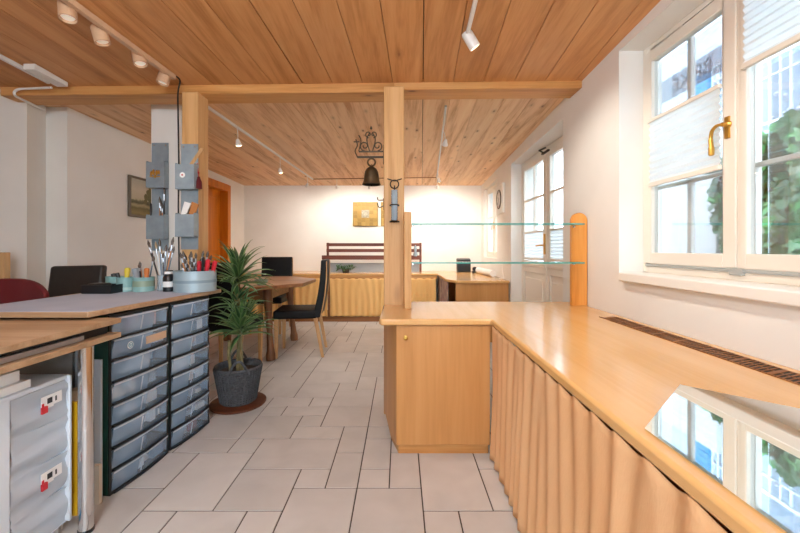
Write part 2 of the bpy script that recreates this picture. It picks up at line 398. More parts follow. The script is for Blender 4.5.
# ---- window_1: double sash window beside the counter
w1 = bpy.data.objects.new('window_1', None); COL.objects.link(w1); w1.location = (1.40,1.5,.975); S(w1)
def rect_frame(mb, x0, x1, y0, y1, z0, z1, wl, wr=None, wb=None, wt=None):
    wr = wl if wr is None else wr; wb = wl if wb is None else wb; wt = wl if wt is None else wt
    mb.box(x0,x1,y0,y0+wl,z0,z1); mb.box(x0,x1,y1-wr,y1,z0,z1); mb.box(x0,x1,y0+wl,y1-wr,z0,z0+wb); mb.box(x0,x1,y0+wl,y1-wr,z1-wt,z1); return mb
rect_frame(MB(), 1.376,1.43, .90,2.09, .985,2.235, .035,.035,.045,.04).box(1.376,1.43,1.488,1.508,1.0,2.2).build('window_frame', M['frame'], w1, bev=.004)
MB().box(1.366,1.378,.93,2.06,1.018,1.032).box(1.362,1.378,1.47,1.53,1.006,1.034).build('drip_rail', M['grey_strip'], w1, bev=.003)
for (a,b,pl,pr) in ((1.508,2.06,1.567,2.015),(.94,1.488,1.02,1.463)):
    sh = rect_frame(MB(), 1.37,1.41, a,b, 1.035,2.2, pl-a, b-pr, .058,.063).build('sash', M['frame'], w1, bev=.004)
    MB().box(1.388,1.391,pl-.005,pr+.005,1.088,2.142).build('pane', M['glass'], sh)
hd = MB().lathe([(.0,0),(.017,.0),(.017,.006),(.009,.012),(.009,.03),(0,.03)], (1.372,1.54,1.632), 14, Ry(-PI/2))
hd.box(1.362,1.372,1.53,1.55,1.575,1.665)
hd.tube(spline([(1.345,1.54,1.632),(1.343,1.565,1.635),(1.343,1.588,1.62),(1.343,1.595,1.585),(1.343,1.592,1.55),(1.343,1.592,1.515)]), [.006]*8+[.007]*8+[.0075]*8+[.009]*8+[.011]*8+[.006], 10)
hd.build('handle', M['brass'], w1)
# outer sashes of the box window
for (a,b,mu) in ((1.57,2.2,1.885),(.82,1.57,1.15)):
    sh = rect_frame(MB(), 1.47,1.505, a,b, .9,2.3, .035,.035 if b < 2 else .06,.1,.095)
    sh.box(1.475,1.50,mu-.012,mu+.012,.95,2.25).box(1.475,1.50,a,b,1.452,1.472)
    sh = sh.build('outer_sash', M['white'], w1, bev=.003)
    MB().box(1.486,1.489,a+.03,b-.08,.98,2.18).build('pane', M['glass'], sh)
S(MB().box(1.20,1.40,.86,2.03,.938,.984).build('window_sill', M['white'], bev=.006))
# ---- pleated blinds
def blind(name, x, y0, y1, z0, z1, label, group='pleated window blinds', tilt=None, pl=.03):
    r = thing(name, (x,(y0+y1)/2,z0), label, 'blind', group)
    mb = MB(); n = max(2,int((z1-z0)/pl)); vs=[]
    for i in range(2*n+1):
        z = z0+(z1-z0)*i/(2*n); dx = .006 if i%2 else -.004
        vs += [(x+dx,y0,z),(x+dx,y1,z)]
    mb.add(vs, [(2*i,2*i+1,2*i+3,2*i+2) for i in range(2*n)])
    mb.build('pleated_fabric', M['blind'], r, ang=10)
    MB().box(x-.010,x+.009,y0-.003,y1+.003,z0-.022,z0).build('bottom_rail', M['frame'], r, bev=.003)
    MB().box(x-.010,x+.009,y0-.003,y1+.003,z1,z1+.018).build('top_rail', M['frame'], r, bev=.003)
    return r
blind('pleated_blind', 1.36, 1.569,2.013, 1.472,1.797, 'white pleated blind across the middle of the left casement beside brass handle')
blind('pleated_blind', 1.36, 1.022,1.461, 1.845,2.12, 'white pleated blind pulled to the top of the right casement at picture edge')

# ---- door_1: glazed double door to the right
d1 = bpy.data.objects.new('door_1', None); COL.objects.link(d1); d1.location = (1.45,3.58,0); S(d1)
rect_frame(MB(), 1.43,1.49, 2.82,4.345, 0,2.11, .05,.05,.02,.05).build('door_frame', M['frame'], d1, bev=.004)
for k,(a,b) in enumerate(((3.585,4.295),(2.87,3.575))):
    lf = MB(); x0,x1 = 1.42,1.465; st = .075
    rect_frame(lf, x0,x1, a,b, .02,2.06, st,st,.12,.06)
    lf.box(x0,x1,a+st,b-st,.86,.985)
    lf = lf.build('door_leaf', M['frame'], d1, bev=.004)
    MB().box(1.437,1.452,a+st-.01,b-st+.01,.13,.87).build('lower_panel', M['frame'], lf)
    MB().box(1.424,1.437,a+st+.03,b-st-.03,.2,.8).build('raised_panel', M['frame'], lf, bev=.01)
    MB().box(1.41,1.42,a+.02,b-.02,.925,.955).build('rail_moulding', M['frame'], lf, bev=.004)
    MB().box(1.44,1.444,a+st-.008,b-st+.008,.98,2.005).build('pane', M['glass'], lf)
    MB().box(1.43,1.452,a+st-.005,b-st+.005,1.645,1.665).box(1.43,1.452,(a+b)/2-.009,(a+b)/2+.009,1.3,2.0).build('muntin', M['frame'], lf)
    blind('pleated_blind', 1.425, a+st+.004, b-st-.004, 1.02, 1.285, ('white pleated blind low on the far leaf of the glazed double door','white pleated blind low on the near leaf of the glazed double door')[k])
MB().box(1.408,1.42,3.60,3.63,1.06,1.26).tube([(1.415,3.615,1.15),(1.38,3.615,1.15),(1.375,3.63,1.15),(1.375,3.73,1.145)], .008, 10).build('door_handle', M['brass'], d1)
MB().box(1.40,1.42,3.50,3.66,2.045,2.06).tube([(1.40,3.60,2.05),(1.34,3.55,2.06),(1.36,3.45,2.06)], .008, 8).build('door_catch', M['iron'], d1)

# ---- window_2 at the far end of the right wall
w2 = bpy.data.objects.new('window_2', None); COL.objects.link(w2); w2.location = (1.46,5.57,.98); S(w2)
rect_frame(MB(), 1.43,1.48, 5.1,6.05, .98,2.08, .05).box(1.43,1.48,5.55,5.6,1.0,2.05).build('window_frame', M['frame'], w2, bev=.004)
for a,b in ((5.6,6.0),(5.15,5.55)):
    sh = rect_frame(MB(), 1.42,1.46, a,b, 1.03,2.03, .045).box(1.425,1.455,a+.04,b-.04,1.60,1.62).build('sash', M['frame'], w2, bev=.003)
    MB().box(1.437,1.44,a+.04,b-.04,1.07,1.99).build('pane', M['glass'], sh)
MB().box(1.41,1.42,5.56,5.585,1.42,1.52).tube([(1.415,5.57,1.47),(1.39,5.57,1.47),(1.388,5.575,1.40)], .007, 8).build('handle', M['brass'], w2)

# ---- door_2: orange wooden door in the left wall
d2 = bpy.data.objects.new('door_2', None); COL.objects.link(d2); d2.location = (-2.75,5.27,0); S(d2)
f = MB(); f.box(-2.665,-2.645,5.67,5.77,0,2.10).box(-2.665,-2.645,4.78,4.88,0,2.10).box(-2.665,-2.645,4.88,5.67,2.0,2.10)
f.box(-2.82,-2.655,5.675,5.70,0,2.03).box(-2.82,-2.655,4.85,4.875,0,2.03).box(-2.82,-2.655,4.87,5.68,2.005,2.03)
f.build('door_frame', M['door_o'], d2, bev=.003)
lf = MB().box(-2.80,-2.765,4.875,5.675,.005,2.005).build('door_leaf', M['door_o'], d2, bev=.003)
MB().box(-2.765,-2.757,4.98,5.57,1.1,1.88).box(-2.765,-2.757,4.98,5.57,.15,.95).build('raised_panel', M['door_o'], lf, bev=.006)
MB().tube([(-2.765,4.95,1.05),(-2.72,4.95,1.05),(-2.715,5.06,1.05)], .009, 8).build('door_handle', M['brass'], lf)

# ------------------------------------------------------------------ world outside the windows
M['render'] = noisy('white_render', '#b4c2cf', '#abbac8', 3, .9, .1)
M['ground'] = noisy('paving', '#8f9294', '#7b7f82', 3, .9)
M['shutter'] = mat('blue_shutter', '#1f86b4', .5)
M['roofgrey'] = mat('pale_eave', '#c9d4dc', .7)
M['paling'] = mat('white_metal', '#dfe6ea', .4)
T(MB().box(1.75,9,-6,14,-.15,-.05).build('ground', M['ground']), kind='structure')
g = MB().box(-7,-4.4,-6,9,-.15,-.05).box(-4.4,9,-6,-1.6,-.15,-.05).build('street', M['ground']); S(g)
S(MB().box(3.05,3.35,3.56,5.2,-.05,2.35).build('garden_wall', mat('white_masonry','#e3e6e8',.9), bev=.01))
fac = thing('white_house', (5.4,7.8,0), 'white rendered house seen through the upper panes of the window', 'building')
MB().box(5.0,6.6,5.62,11,-.05,7.0).box(6.0,6.6,-1,5.62,-.05,7.0).build('facade', M['render'], fac)
MB().box(4.6,6.8,5.4,11.3,7.0,7.15).box(5.5,6.8,-1.0,5.4,7.0,7.15).build('eave', M['roofgrey'], fac)
sh = MB().box(4.955,5.0,5.88,6.2,3.02,4.0)
for k in range(9): sh.box(4.945,4.957,5.91,6.17,3.08+k*.1,3.14+k*.1)
sh.build('shutter', M['shutter'], fac)
wf = rect_frame(MB(), 4.96,5.0, 5.66,5.88, 3.02,4.0, .02).box(4.965,4.99,5.76,5.78,3.04,3.98)
for k in range(1,4): wf.box(4.965,4.99,5.67,5.87,3.02+k*.245,3.04+k*.245)
wf.build('window', M['paling'], fac)
MB().box(5.985,5.998,2.2,5.5,2.75,3.95).build('dark_window', mat('brown_blind','#6b5a4c',.5), fac)
MB().box(4.9,6.0,1.2,5.62,2.55,2.70).build('balcony', M['render'], fac)
rl = MB().box(4.9,4.94,1.2,5.6,3.62,3.66).box(4.9,4.94,1.2,5.6,2.78,2.81).box(4.9,4.94,1.2,5.6,3.40,3.42)
y = 1.25
while y < 5.6: rl.box(4.91,4.93,y,y+.02,2.7,3.64); y += .13
rl.build('railing', M['paling'], fac)

def ivy():
    rnd = random.Random(3); lf = MB()
    for k in range(4200):
        y = rnd.uniform(.2,3.46); z = rnd.uniform(.3,2.0+.12*math.sin(y*5)); bump = .10*math.sin(y*4+z*3)+.05*math.sin(y*11-z*8)
        c = Vector((2.95-bump-rnd.uniform(0,.08), y, z)); s = rnd.uniform(.045,.085)
        R = Matrix.Rotation(rnd.uniform(-.6,.6),3,'Z')@Matrix.Rotation(rnd.uniform(-.2,.9),3,'Y')@Matrix.Rotation(rnd.uniform(0,6.3),3,'X')
        pts = [(0,0,-1),(0,.75,-.55),(-.08,.5,-.1),(-.05,.8,.35),(.03,.25,.35),(0,0,1),(.03,-.25,.35),(-.05,-.8,.35),(-.08,-.5,-.1),(0,-.75,-.55)]
        o = len(lf.v); lf.v += [c+R@(Vector(p)*s) for p in pts]; lf.f.append(tuple(o+i for i in range(10)))
    r = thing('ivy_hedge', (3.0,2,0), 'dense green ivy hedge outside the lower panes of the near window', 'hedge')
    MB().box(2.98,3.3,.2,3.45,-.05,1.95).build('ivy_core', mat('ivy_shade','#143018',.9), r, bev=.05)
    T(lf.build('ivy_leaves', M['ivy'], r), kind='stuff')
    bl = MB(); st = MB()
    r2 = thing('flowering_shrub', (3.95,2.9,0), 'pale flowering shrub arching above the ivy in the right casement', 'shrub')
    for k in range(16):
        a = rnd.uniform(0,6.3); top = Vector((3.95+.35*math.cos(a), 2.9+.6*math.sin(a), rnd.uniform(2.05,2.55)))
        pts = spline([(3.95,2.9,-.05),(3.95,2.9,1.6),(Vector((3.95,2.9,2.3))+top)/2,top,top+Vector((.1*math.cos(a),.15*math.sin(a),-.25))],5)
        st.tube(pts,.008,5)
        for j in range(28):
            p = top+Vector((rnd.gauss(0,.10),rnd.gauss(0,.13),rnd.gauss(-.05,.10))); s = rnd.uniform(.015,.03)
            bl.lathe([(0,-s),(s*.8,-s*.4),(s,.2*s),(s*.5,s*.9),(0,s)], p, 6)
    st.build('branches', M['stem'], r2)
    T(bl.build('blossom', mat('pale_blossom','#b9bccb',.8), r2), kind='stuff')
ivy()
# sign board with letters seen from behind
def text_mesh(s, size, ext=.002):
    cu = bpy.data.curves.new('t','FONT'); cu.body = s; cu.size = size; cu.extrude = ext; cu.align_x = 'CENTER'; cu.align_y = 'CENTER'
    o = bpy.data.objects.new('t', cu); COL.objects.link(o); dg = bpy.context.evaluated_depsgraph_get()
    me = bpy.data.meshes.new_from_object(o.evaluated_get(dg)); bpy.data.objects.remove(o); bpy.data.curves.remove(cu); return me
def text_obj(name, s, size, m, Mx, parent=None, ext=.002, tag=None):
    me = text_mesh(s, size, ext); me.materials.clear(); me.materials.append(m)
    mb = MB(); mb.v = [Vector(v.co) for v in me.vertices]; mb.f = [tuple(p.vertices) for p in me.polygons]
    mb.v = [(Mx@v) for v in mb.v]
    o = mb.build(name, m, parent); return o
sg = thing('hanging_sign', (1.64,2.0,2.02), 'translucent grey sign strip with dark letters outside the left casement, reading from the street', 'sign')
MB().box(1.636,1.64,1.3,2.75,2.02,2.155).build('sign_board', see_through('grey_film','#8d9aad',.45,.4), sg)
# letters face the street (+X): seen from the room they are mirrored
for s,y in (('B',1.974),('R',2.04),('K',2.136),('E',2.2)):
    Mx = Matrix.Translation((1.644,y,2.088))@Matrix(((0,0,1,0),(1,0,0,0),(0,1,0,0),(0,0,0,1)))
    text_obj('letter', s, .118, mat('sign_letter','#4a5a78',.6), Mx, sg, .001)
for y in (1.5,2.6): MB().tube([(1.638,y,2.15),(1.638,y,2.5)],.004,6).build('hanger', M['steel'], sg)

# ------------------------------------------------------------------ counter on the right
TOPZ = .739
poly = [(-.112,1.985),(-.10,1.962),(.4855,1.962),(.463,-.55),(1.237,-.55),(1.237,2.63),(.034,2.63),(.034,2.476),(-.112,2.476)]
ct = thing('counter_worktop', (.6,1.9,TOPZ-.034), 'L-shaped honey beech worktop running along the right window wall', 'worktop')
MB().hexa(poly, TOPZ-.034, TOPZ).build('worktop_board', M['top'], ct, bev=.009, seg=3)
vg = MB(); vg.box(1.10,1.182,.2,2.005,TOPZ+.0003,TOPZ+.0012)
vg.build('vent_slot_shade', M['dark'], ct)  # flat dark plate stands for the shade inside the slots
sl = MB(); y = .2
i = 0
while y < 2.0:
    w = .016 if i % 7 == 0 else .005
    sl.hexa([(1.10,y),(1.182,y+.03),(1.182,y+.03+w),(1.10,y+w)], TOPZ+.001, TOPZ+.003); y += .0165 + (.012 if i%7==0 else 0); i += 1
sl.box(1.096,1.10,.2,2.03,TOPZ,TOPZ+.003).box(1.182,1.187,.2,2.03,TOPZ,TOPZ+.003).box(1.139,1.143,.2,2.0,TOPZ+.001,TOPZ+.0028)
sl.build('vent_slat', M['plinth'], ct)
# panels that carry the worktop behind the curtain
sp = MB().box(.62,1.2,1.9,1.93,0,TOPZ-.034).box(.62,1.2,.6,.63,0,TOPZ-.034).box(.62,1.2,-.5,-.47,0,TOPZ-.034).box(1.2,1.235,-.5,1.95,0,TOPZ-.034)
sp.build('support_panel', M['cab'], ct)
MB().tube([(.520,1.95,.69),(.50,-.5,.69)], .006, 8).build('curtain_rail', M['dark'], ct)
mr = MB().hexa([(.505,.762),(.765,1.008),(1.03,.76),(1.03,-.2),(.765,-.45),(.505,-.2)], TOPZ, TOPZ+.004)
T(mr.build('inlaid_mirror', M['mirror']), 'elongated six-sided mirror lying on the beech worktop at lower right', 'mirror')

cb = thing('cupboard', (.2,2.2,0), 'beech base cupboard with small brass knob under the end of the worktop', 'cupboard')
MB().hexa([(-.020,2.004),(.487,2.004),(.487,2.46),(-.108,2.46),(-.062,2.15)], .058, TOPZ-.035).build('carcass', M['cab'], cb, bev=.003)
MB().hexa([(-.008,2.01),(.48,2.01),(.48,2.44),(-.09,2.44),(-.05,2.16)], 0, .058).build('plinth', M['cabedge'], cb)
dr = MB().box(-.020,.484,1.985,2.003,.058,TOPZ-.038).build('door', M['cab'], cb, bev=.002)
MB().lathe([(0,0),(.011,0),(.011,.002),(.005,.004),(.005,.012),(.010,.016),(.011,.022),(.007,.026),(0,.027)], (.03,1.985,.637), 16, Rx(PI/2)).build('knob', M['brass'], dr)

from mathutils import noise
def curtain(mb, p0, p1, zt, zb, wl, a0, a1, nrm, seed=0, sag=.018, dens=9, lean=0):
    """hanging cloth: pinched at evenly spaced hooks on top, loose irregular pleats below"""
    p0 = Vector(p0); p1 = Vector(p1); d = (p1-p0); Ln = d.length; d.normalize(); nrm = Vector(nrm)
    dens = 16; n = int(Ln/wl*dens); rows = 20; o = len(mb.v)
    for r in range(rows+1):
        t = r/rows; tt = t**.8
        for i in range(n+1):
            s = Ln*i/n; h = s/wl+.35*noise.noise((s*2.1,seed,0)); ph = 2*PI*h
            pinch = math.cos(ph)
            q = s/wl*1.25+.5*noise.noise((s*3.3,seed+4.2,t*.7))
            f = abs((q%1)-.5)*2; fold = (1-f*f*(3-2*f))*2-1
            fold2 = noise.noise((s*1.9/wl*.6,seed+9.1,t*.9))
            am = .7+.5*noise.noise((s*2.7,seed+2,1.3))+.25
            w = a0*pinch*(1-tt)+a1*tt*am*(.75*fold+.55*fold2)
            z = zt-(zt-zb)*t
            if r == 0: z -= sag*(.5-.5*pinch)
            elif t < .12: z -= sag*(.5-.5*pinch)*(1-t/.12)*.6
            else: z -= .006*noise.noise((s*4,seed,3))*t
            pt = p0+d*(s+.2*wl*noise.noise((s*5,seed+1,t))*tt)+nrm*(w+lean*t)
            mb.v.append(Vector((pt.x,pt.y,z)))
    for r in range(rows):
        for i in range(n):
            mb.f.append((o+r*(n+1)+i, o+r*(n+1)+i+1, o+(r+1)*(n+1)+i+1, o+(r+1)*(n+1)+i))
    return mb
mb = curtain(MB(), (.499,1.97,0), (.476,-.5,0), TOPZ-.0355, .012, .105, .007, .018, (-1,0,0), 4, .018, 11, .016)
c = mb.build('curtain', M['cl_gold'], ang=80, solid=.002)
T(c, 'long gold pleated curtain hanging under the right worktop', 'curtain')

# ---- glass display shelf across the counter
ds = thing('display_shelf', (.6,2.46,TOPZ), 'two glass shelves between rounded wooden uprights standing on the beech worktop', 'shelf')
MB().box(.026,.0715,2.305,2.465,TOPZ,1.345).build('upright', M['post'], ds, bev=.004)
# rounded board by the wall
R = .052; cx = 1.183; pts = [(cx-R,TOPZ),(cx+R,TOPZ)]+[(cx+R*math.cos(a),1.30+R*math.sin(a)) for a in [PI*k/14 for k in range(15)]]
mb = MB(); n = len(pts); mb.add([(x,2.43,z) for x,z in pts]+[(x,2.46,z) for x,z in pts], [tuple(range(n)), tuple(range(2*n-1,n-1,-1))]+[(i,n+i,n+(i+1)%n,(i+1)%n) for i in range(n)])
mb.build('upright', wood('orange_upright','#dd9a4e','#d48c3e','#bb7128','z',.35,0,.02), ds, bev=.003)
for z in (1.265,1.022):
    g = MB().box(.073,1.152,2.304,2.428,z,z+.008).build('glass_shelf', M['shelfglass'], ds)
    MB().box(.073,1.152,2.3005,2.304,z-.0005,z+.0085).build('polished_edge', M['glassedge'], g)
    MB().lathe([(0,0),(.008,0),(.008,.012),(0,.012)], (.082,2.40,z-.012), 10).build('shelf_pin', M['chrome'], g)
    MB().lathe([(0,0),(.008,0),(.008,.012),(0,.012)], (1.14,2.42,z-.012), 10).build('shelf_pin', M['chrome'], g)

# ------------------------------------------------------------------ work bench on the left
tb = thing('work_bench', (-1.55,2.0,.825), 'pale board bench top with grey cover resting on the drawer towers', 'bench')
tp = [(-1.925,1.553),(-1.313,1.553),(-1.19,2.46),(-1.93,2.46)]
MB().hexa(tp, .823, .847).build('bench_board', M['ply'], tb, bev=.003)
MB().hexa([(-1.92,1.558),(-1.318,1.558),(-1.262,2.02),(-1.9,2.02)], .8472, .8497).hexa([(-1.9,2.025),(-1.262,2.025),(-1.2,2.44),(-1.88,2.44)], .8472, .8488).build('grey_cover', M['mat_grey'], tb)
MB().box(-1.91,-1.30,2.395,2.425,.74,.823).build('apron', M['ply'], tb)
for y in (1.70,2.35): MB().box(-1.90,-1.86,y,y+.04,0,.823).build('leg', M['ply'], tb)

# ---- drawer towers
def tower(p0, p1, label, seed):
    rnd = random.Random(seed)
    p0 = Vector((*p0,0)); p1 = Vector((*p1,0)); d = (p1-p0); W = d.length; d.normalize(); nx = Vector((d.y,-d.x,0))   # nx faces the room
    R = Matrix((( d.x, nx.x,0),(d.y,nx.y,0),(0,0,1)))
    def P(u,v,z): return tuple(p0+d*u+nx*v+Vector((0,0,z)))
    def bx(mb,u0,u1,v0,v1,z0,z1): return mb.hexa([P(u0,v0,0)[:2],P(u1,v0,0)[:2],P(u1,v1,0)[:2],P(u0,v1,0)[:2]], z0, z1)
    r = thing('drawer_tower', tuple(p0+d*W/2-nx*.2), label, 'drawer tower', 'black framed towers of clear drawers')
    fr = MB(); D = .40
    bx(fr,0,.012,-D,-.004,0,.812); bx(fr,W-.012,W,-D,-.004,0,.812); bx(fr,0,W,-D,-D+.012,0,.812); bx(fr,0,W,-D,-.002,.800,.814); bx(fr,0,W,-D,0,0,.012)
    for k in range(1,8): bx(fr,.01,W-.01,-D,-.006,.1*k-.004,.1*k+.004)
    fr.build('frame', M['black'], r)
    bx(MB(),-.004,0,-D,-.01,.01,.81).build('side_panel', M['green'], r)
    for k in range(8):
        z = .1*k+.008
        dm = MB()
        # bowed front of the tray
        nseg = 8; prof = []
        for i in range(nseg+1):
            u = .014+(W-.028)*i/nseg; bow = .012*math.sin(PI*i/nseg); prof.append((u,bow))
        vs=[]; 
        for u,bw in prof: vs += [P(u,bw-.006,z+.004),P(u,bw+.004,z+.092)]
        dm.add(vs, [(2*i,2*i+2,2*i+3,2*i+1) for i in range(nseg)])
        bx(dm,.014,.016,-D+.03,-.004,z+.012,z+.08); bx(dm,W-.016,W-.014,-D+.03,-.004,z+.012,z+.08)
        dw = dm.build('drawer', M['plastic2'], r)
        rm = MB(); vs=[]; fs=[]
        for u,bw in prof: vs += [P(u,bw-.004,z-.005),P(u,bw+.009,z-.005),P(u,bw+.009,z+.003),P(u,bw-.004,z+.004)]
        for i in range(nseg):
            for q in range(4): fs.append((4*i+q,4*i+4+q,4*i+4+(q+1)%4,4*i+(q+1)%4))
        fs += [(0,1,2,3),(4*nseg+3,4*nseg+2,4*nseg+1,4*nseg)]
        rm.add(vs,fs).build('drawer_lip', M['black'], dw)
        rb = MB(); um = W*.45; bw = .012
        rb.add([P(um-.004,bw-.004,z+.012),P(um+.004,bw-.004,z+.012),P(um+.004,bw+.008,z+.08),P(um-.004,bw+.008,z+.08)],[(0,1,2,3)])
        vs=[]
        for u,b2 in prof: vs += [P(u,b2+.006,z+.083),P(u,b2+.006,z+.091)]
        rb.add(vs,[(2*i,2*i+2,2*i+3,2*i+1) for i in range(nseg)])
        rb.build('front_rib_highlight', M['plastic'], dw)  # centre rib, plus a pale top strip standing for a highlight
        cm = MB()
        for q in range(20):
            u = rnd.uniform(.03,W-.09); v = -rnd.uniform(.012,.12); a = rnd.uniform(.02,.09); b = rnd.uniform(.02,.06); h = rnd.uniform(.02,.072)
            bx(cm,u,min(u+a,W-.02),v-b,v,z+.011,z+.011+h)
        pal = [['#a6bed4','#7c98b4','#d0e0ee','#5f7c98','#e6eef5'],['#c0d4e6','#8a9cae','#dcdee0','#6a86a0','#9fb9d0'],['#8f5a66','#7d8a96','#a98a90','#5e6b77','#a7b0b8']]
        key = 2 if (seed == 1 and k == 7) or (seed == 2 and k == 0) else rnd.randint(0,1)
        T(cm.build('contents', M.setdefault('contents%d'%key, island_colours('contents%d'%key, pal[key], .6)), dw), kind='stuff')
        if seed == 1 and k == 6:
            um = W*.25; c = Vector(P(um,.0175,z+.05)); Mt = Matrix((( d.x,0,nx.x),(d.y,0,nx.y),(0,1,0)))
            MB().lathe([(0,0),(.017,0),(.017,.0015),(0,.0015)], c, 20, Mt).build('round_sticker', M['paper'], dw)
            MB().ring(c+nx*.002, .011, .0022, Mt, 16, 6).lathe([(0,0),(.004,0),(.004,.002),(0,.002)], c+nx*.001, 10, Mt).build('sticker_mark', mat('sticker_teal','#2a7d98',.5), dw)
            MB().hexa([P(W*.52,.013,0)[:2],P(W*.92,.006,0)[:2],P(W*.92,.008,0)[:2],P(W*.52,.015,0)[:2]], z+.028, z+.066).build('paper_label', mat('kraft','#c9a98a',.7), dw)
    return r
tower((-1.305,1.66),(-1.268,2.025),'near tower of clear drawers in black frame, round sticker on its second drawer',1)
tower((-1.266,2.035),(-1.226,2.375),'far tower of clear drawers in black frame beside the wicker plant basket',2)

# ---- tilting drawing table in the foreground
dt = thing('drawing_table', (-1.7,1.2,0), 'wooden drawing table with double board and chrome leg at left edge', 'table')
MB().box(-2.2,-1.223,.75,1.62,.79,.812).build('upper_board', M['ply'], dt, bev=.002)
MB().box(-2.2,-1.223,.75,1.62,.728,.749).build('lower_board', M['ply'], dt, bev=.002)
MB().box(-2.15,-1.27,.8,1.60,.749,.79).build('gap_shade_block', M['black'], dt)  # black block fills the gap between the boards, standing for its shade
MB().box(-1.268,-1.25,.8,1.46,.752,.770).build('metal_rail', M['silverrail'], dt)
for x,y in ((-1.238,1.455),(-2.12,1.49),(-2.12,.8),(-1.27,.8)):
    lg = MB().lathe([(.0,.012),(.025,.012),(.025,.728),(0,.728)], (x,y,0), 24).build('leg', M['chrome'], dt)
    MB().lathe([(0,0),(.027,0),(.027,.014),(0,.014)], (x,y,0), 20).build('foot_cap', M['black'], lg)
# ---- white plastic drawer unit under it
pu = thing('plastic_drawer_unit', (-1.48,1.28,0), 'cloudy white plastic drawer unit with red handles standing under the drawing table', 'drawer unit')
UX = -1.30
sh = MB().box(-1.68,UX-.012,1.06,1.075,.05,.62).box(-1.68,UX+.010,1.440,1.453,.05,.62).box(-1.68,-1.665,1.06,1.453,.05,.62).box(-1.68,UX,1.06,1.453,.605,.622).box(-1.68,UX-.012,1.06,1.453,.04,.052)
sh.box(UX-.015,UX,1.06,1.232,.045,.61)
sh.build('casing', mat('milky_plastic','#d3dde6',.3), pu, bev=.004)
for k in range(4):
    z0 = .055+.138*k; vs=[]; fs=[]; n = 12; m = 8
    for j in range(m+1):
        t = j/m
        for i in range(n+1):
            s = i/n; y = 1.231+.210*s
            wave = .005*math.sin(t*PI)+.006*math.sin(t*3*PI+s*3.0+.6+k)+.003*math.sin(t*5*PI-s*2+k)
            vs.append((UX-.004+wave, y, z0-.003+.139*t))
    for j in range(m):
        for i in range(n): a = j*(n+1)+i; fs.append((a,a+1,a+n+2,a+n+1))
    dw = MB().add(vs,fs).build('drawer', M['plastic'], pu, ang=60)
    MB().box(UX-.3,UX-.05,1.245,1.43,z0+.01,z0+.05+.03*(k%2)).build('contents', mat('folded_%d'%k,['#d2d9e0','#c4ccd6','#d6d8dc','#c6ccd4'][k],.7), dw)
    if k in (1,3):
        b = MB().box(UX+.010,UX+.0125,1.325,1.372,z0+.062,z0+.108).box(UX+.010,UX+.0125,1.372,1.405,z0+.068,z0+.108)
        b.build('label_card', M['paper'], dw)
        MB().box(UX+.0125,UX+.020,1.322,1.342,z0+.050,z0+.074).box(UX+.0125,UX+.014,1.326,1.334,z0+.074,z0+.085).build('red_catch', M['redp'], dw)
        MB().box(UX+.0126,UX+.0135,1.347,1.366,z0+.078,z0+.098).box(UX+.0126,UX+.0135,1.378,1.384,z0+.078,z0+.096).build('dark_mark', M['switch'], dw)
MB().lathe([(0,0),(.02,0),(.02,.04),(0,.04)],(-1.34,1.42,0),12).lathe([(0,0),(.02,0),(.02,.04),(0,.04)],(-1.34,1.09,0),12).lathe([(0,0),(.02,0),(.02,.04),(0,.04)],(-1.64,1.42,0),12).lathe([(0,0),(.02,0),(.02,.04),(0,.04)],(-1.64,1.09,0),12).build('foot', M['plastic'], pu)
T(MB().box(-1.66,-1.315,1.07,1.315,.622,.650).build('paper_box', M['paper'], bev=.002), 'lower white box lying on top of the cloudy plastic drawer unit', 'box')
T(MB().box(-1.65,-1.335,1.07,1.296,.650,.688).build('paper_box', M['paper'], bev=.002), 'upper white box stacked on the lower box over plastic drawers', 'box')
T(MB().box(-1.36,-1.325,1.30,1.385,0,.04).build('blue_box', M['blue']), 'small bright blue box on the floor under the plastic drawers', 'box')
yb = thing('yellow_folder', (-1.40,1.50,0), 'narrow yellow upright folder behind the cloudy plastic drawers', 'folder')
MB().box(-1.50,-1.290,1.474,1.486,.05,.50).box(-1.50,-1.286,1.470,1.486,.05,.14).build('folder_back', M['yellow'], yb)
MB().box(-1.50,-1.345,1.466,1.474,.0,.47).build('paper_block', M['paper'], yb)
pr = thing('patterned_roll', (-1.375,1.56,0), 'beige roll with black ornaments standing behind the yellow folder', 'roll')
MB().lathe([(0,0),(.03,0),(.03,.52),(.026,.52),(.026,.5),(0,.5)],(-1.375,1.555,0),18).build('roll_tube', mat('roll_beige','#b7aa98',.7), pr)
k_ = MB()
for k in range(9): k_.ring((-1.375+.0305*math.cos(-.5+.25*(k%3)),1.555+.0305*math.sin(-.5+.25*(k%3)),.08+.045*k), .010, .0025, Ry(PI/2), 10, 5)
k_.build('ornament', M['black'], pr)
T(MB().box(-1.395,-1.385,1.585,1.64,0,.70).box(-1.40,-1.38,1.585,1.64,0,.012).build('grey_board', M['grey_board']), 'tall thin grey board leaning behind the chrome table leg', 'board')
T(MB().box(-1.372,-1.33,1.64,1.650,0,.62).build('pale_sheet', mat('pale_sheet','#b6bfc8',.5)), 'pale grey sheet standing against the near drawer tower', 'sheet')
T(MB().box(-1.36,-1.31,1.606,1.622,0,.17).build('cream_card', mat('cream_card','#cfc4b4',.7)), 'small cream card standing on the floor behind the chrome leg', 'card')
T(MB().box(-1.80,-1.42,1.60,1.612,.0,.66).build('backing_panel', mat('dull_panel','#8e8d8a',.6)), 'grey panel standing upright behind the plastic drawer unit', 'panel')

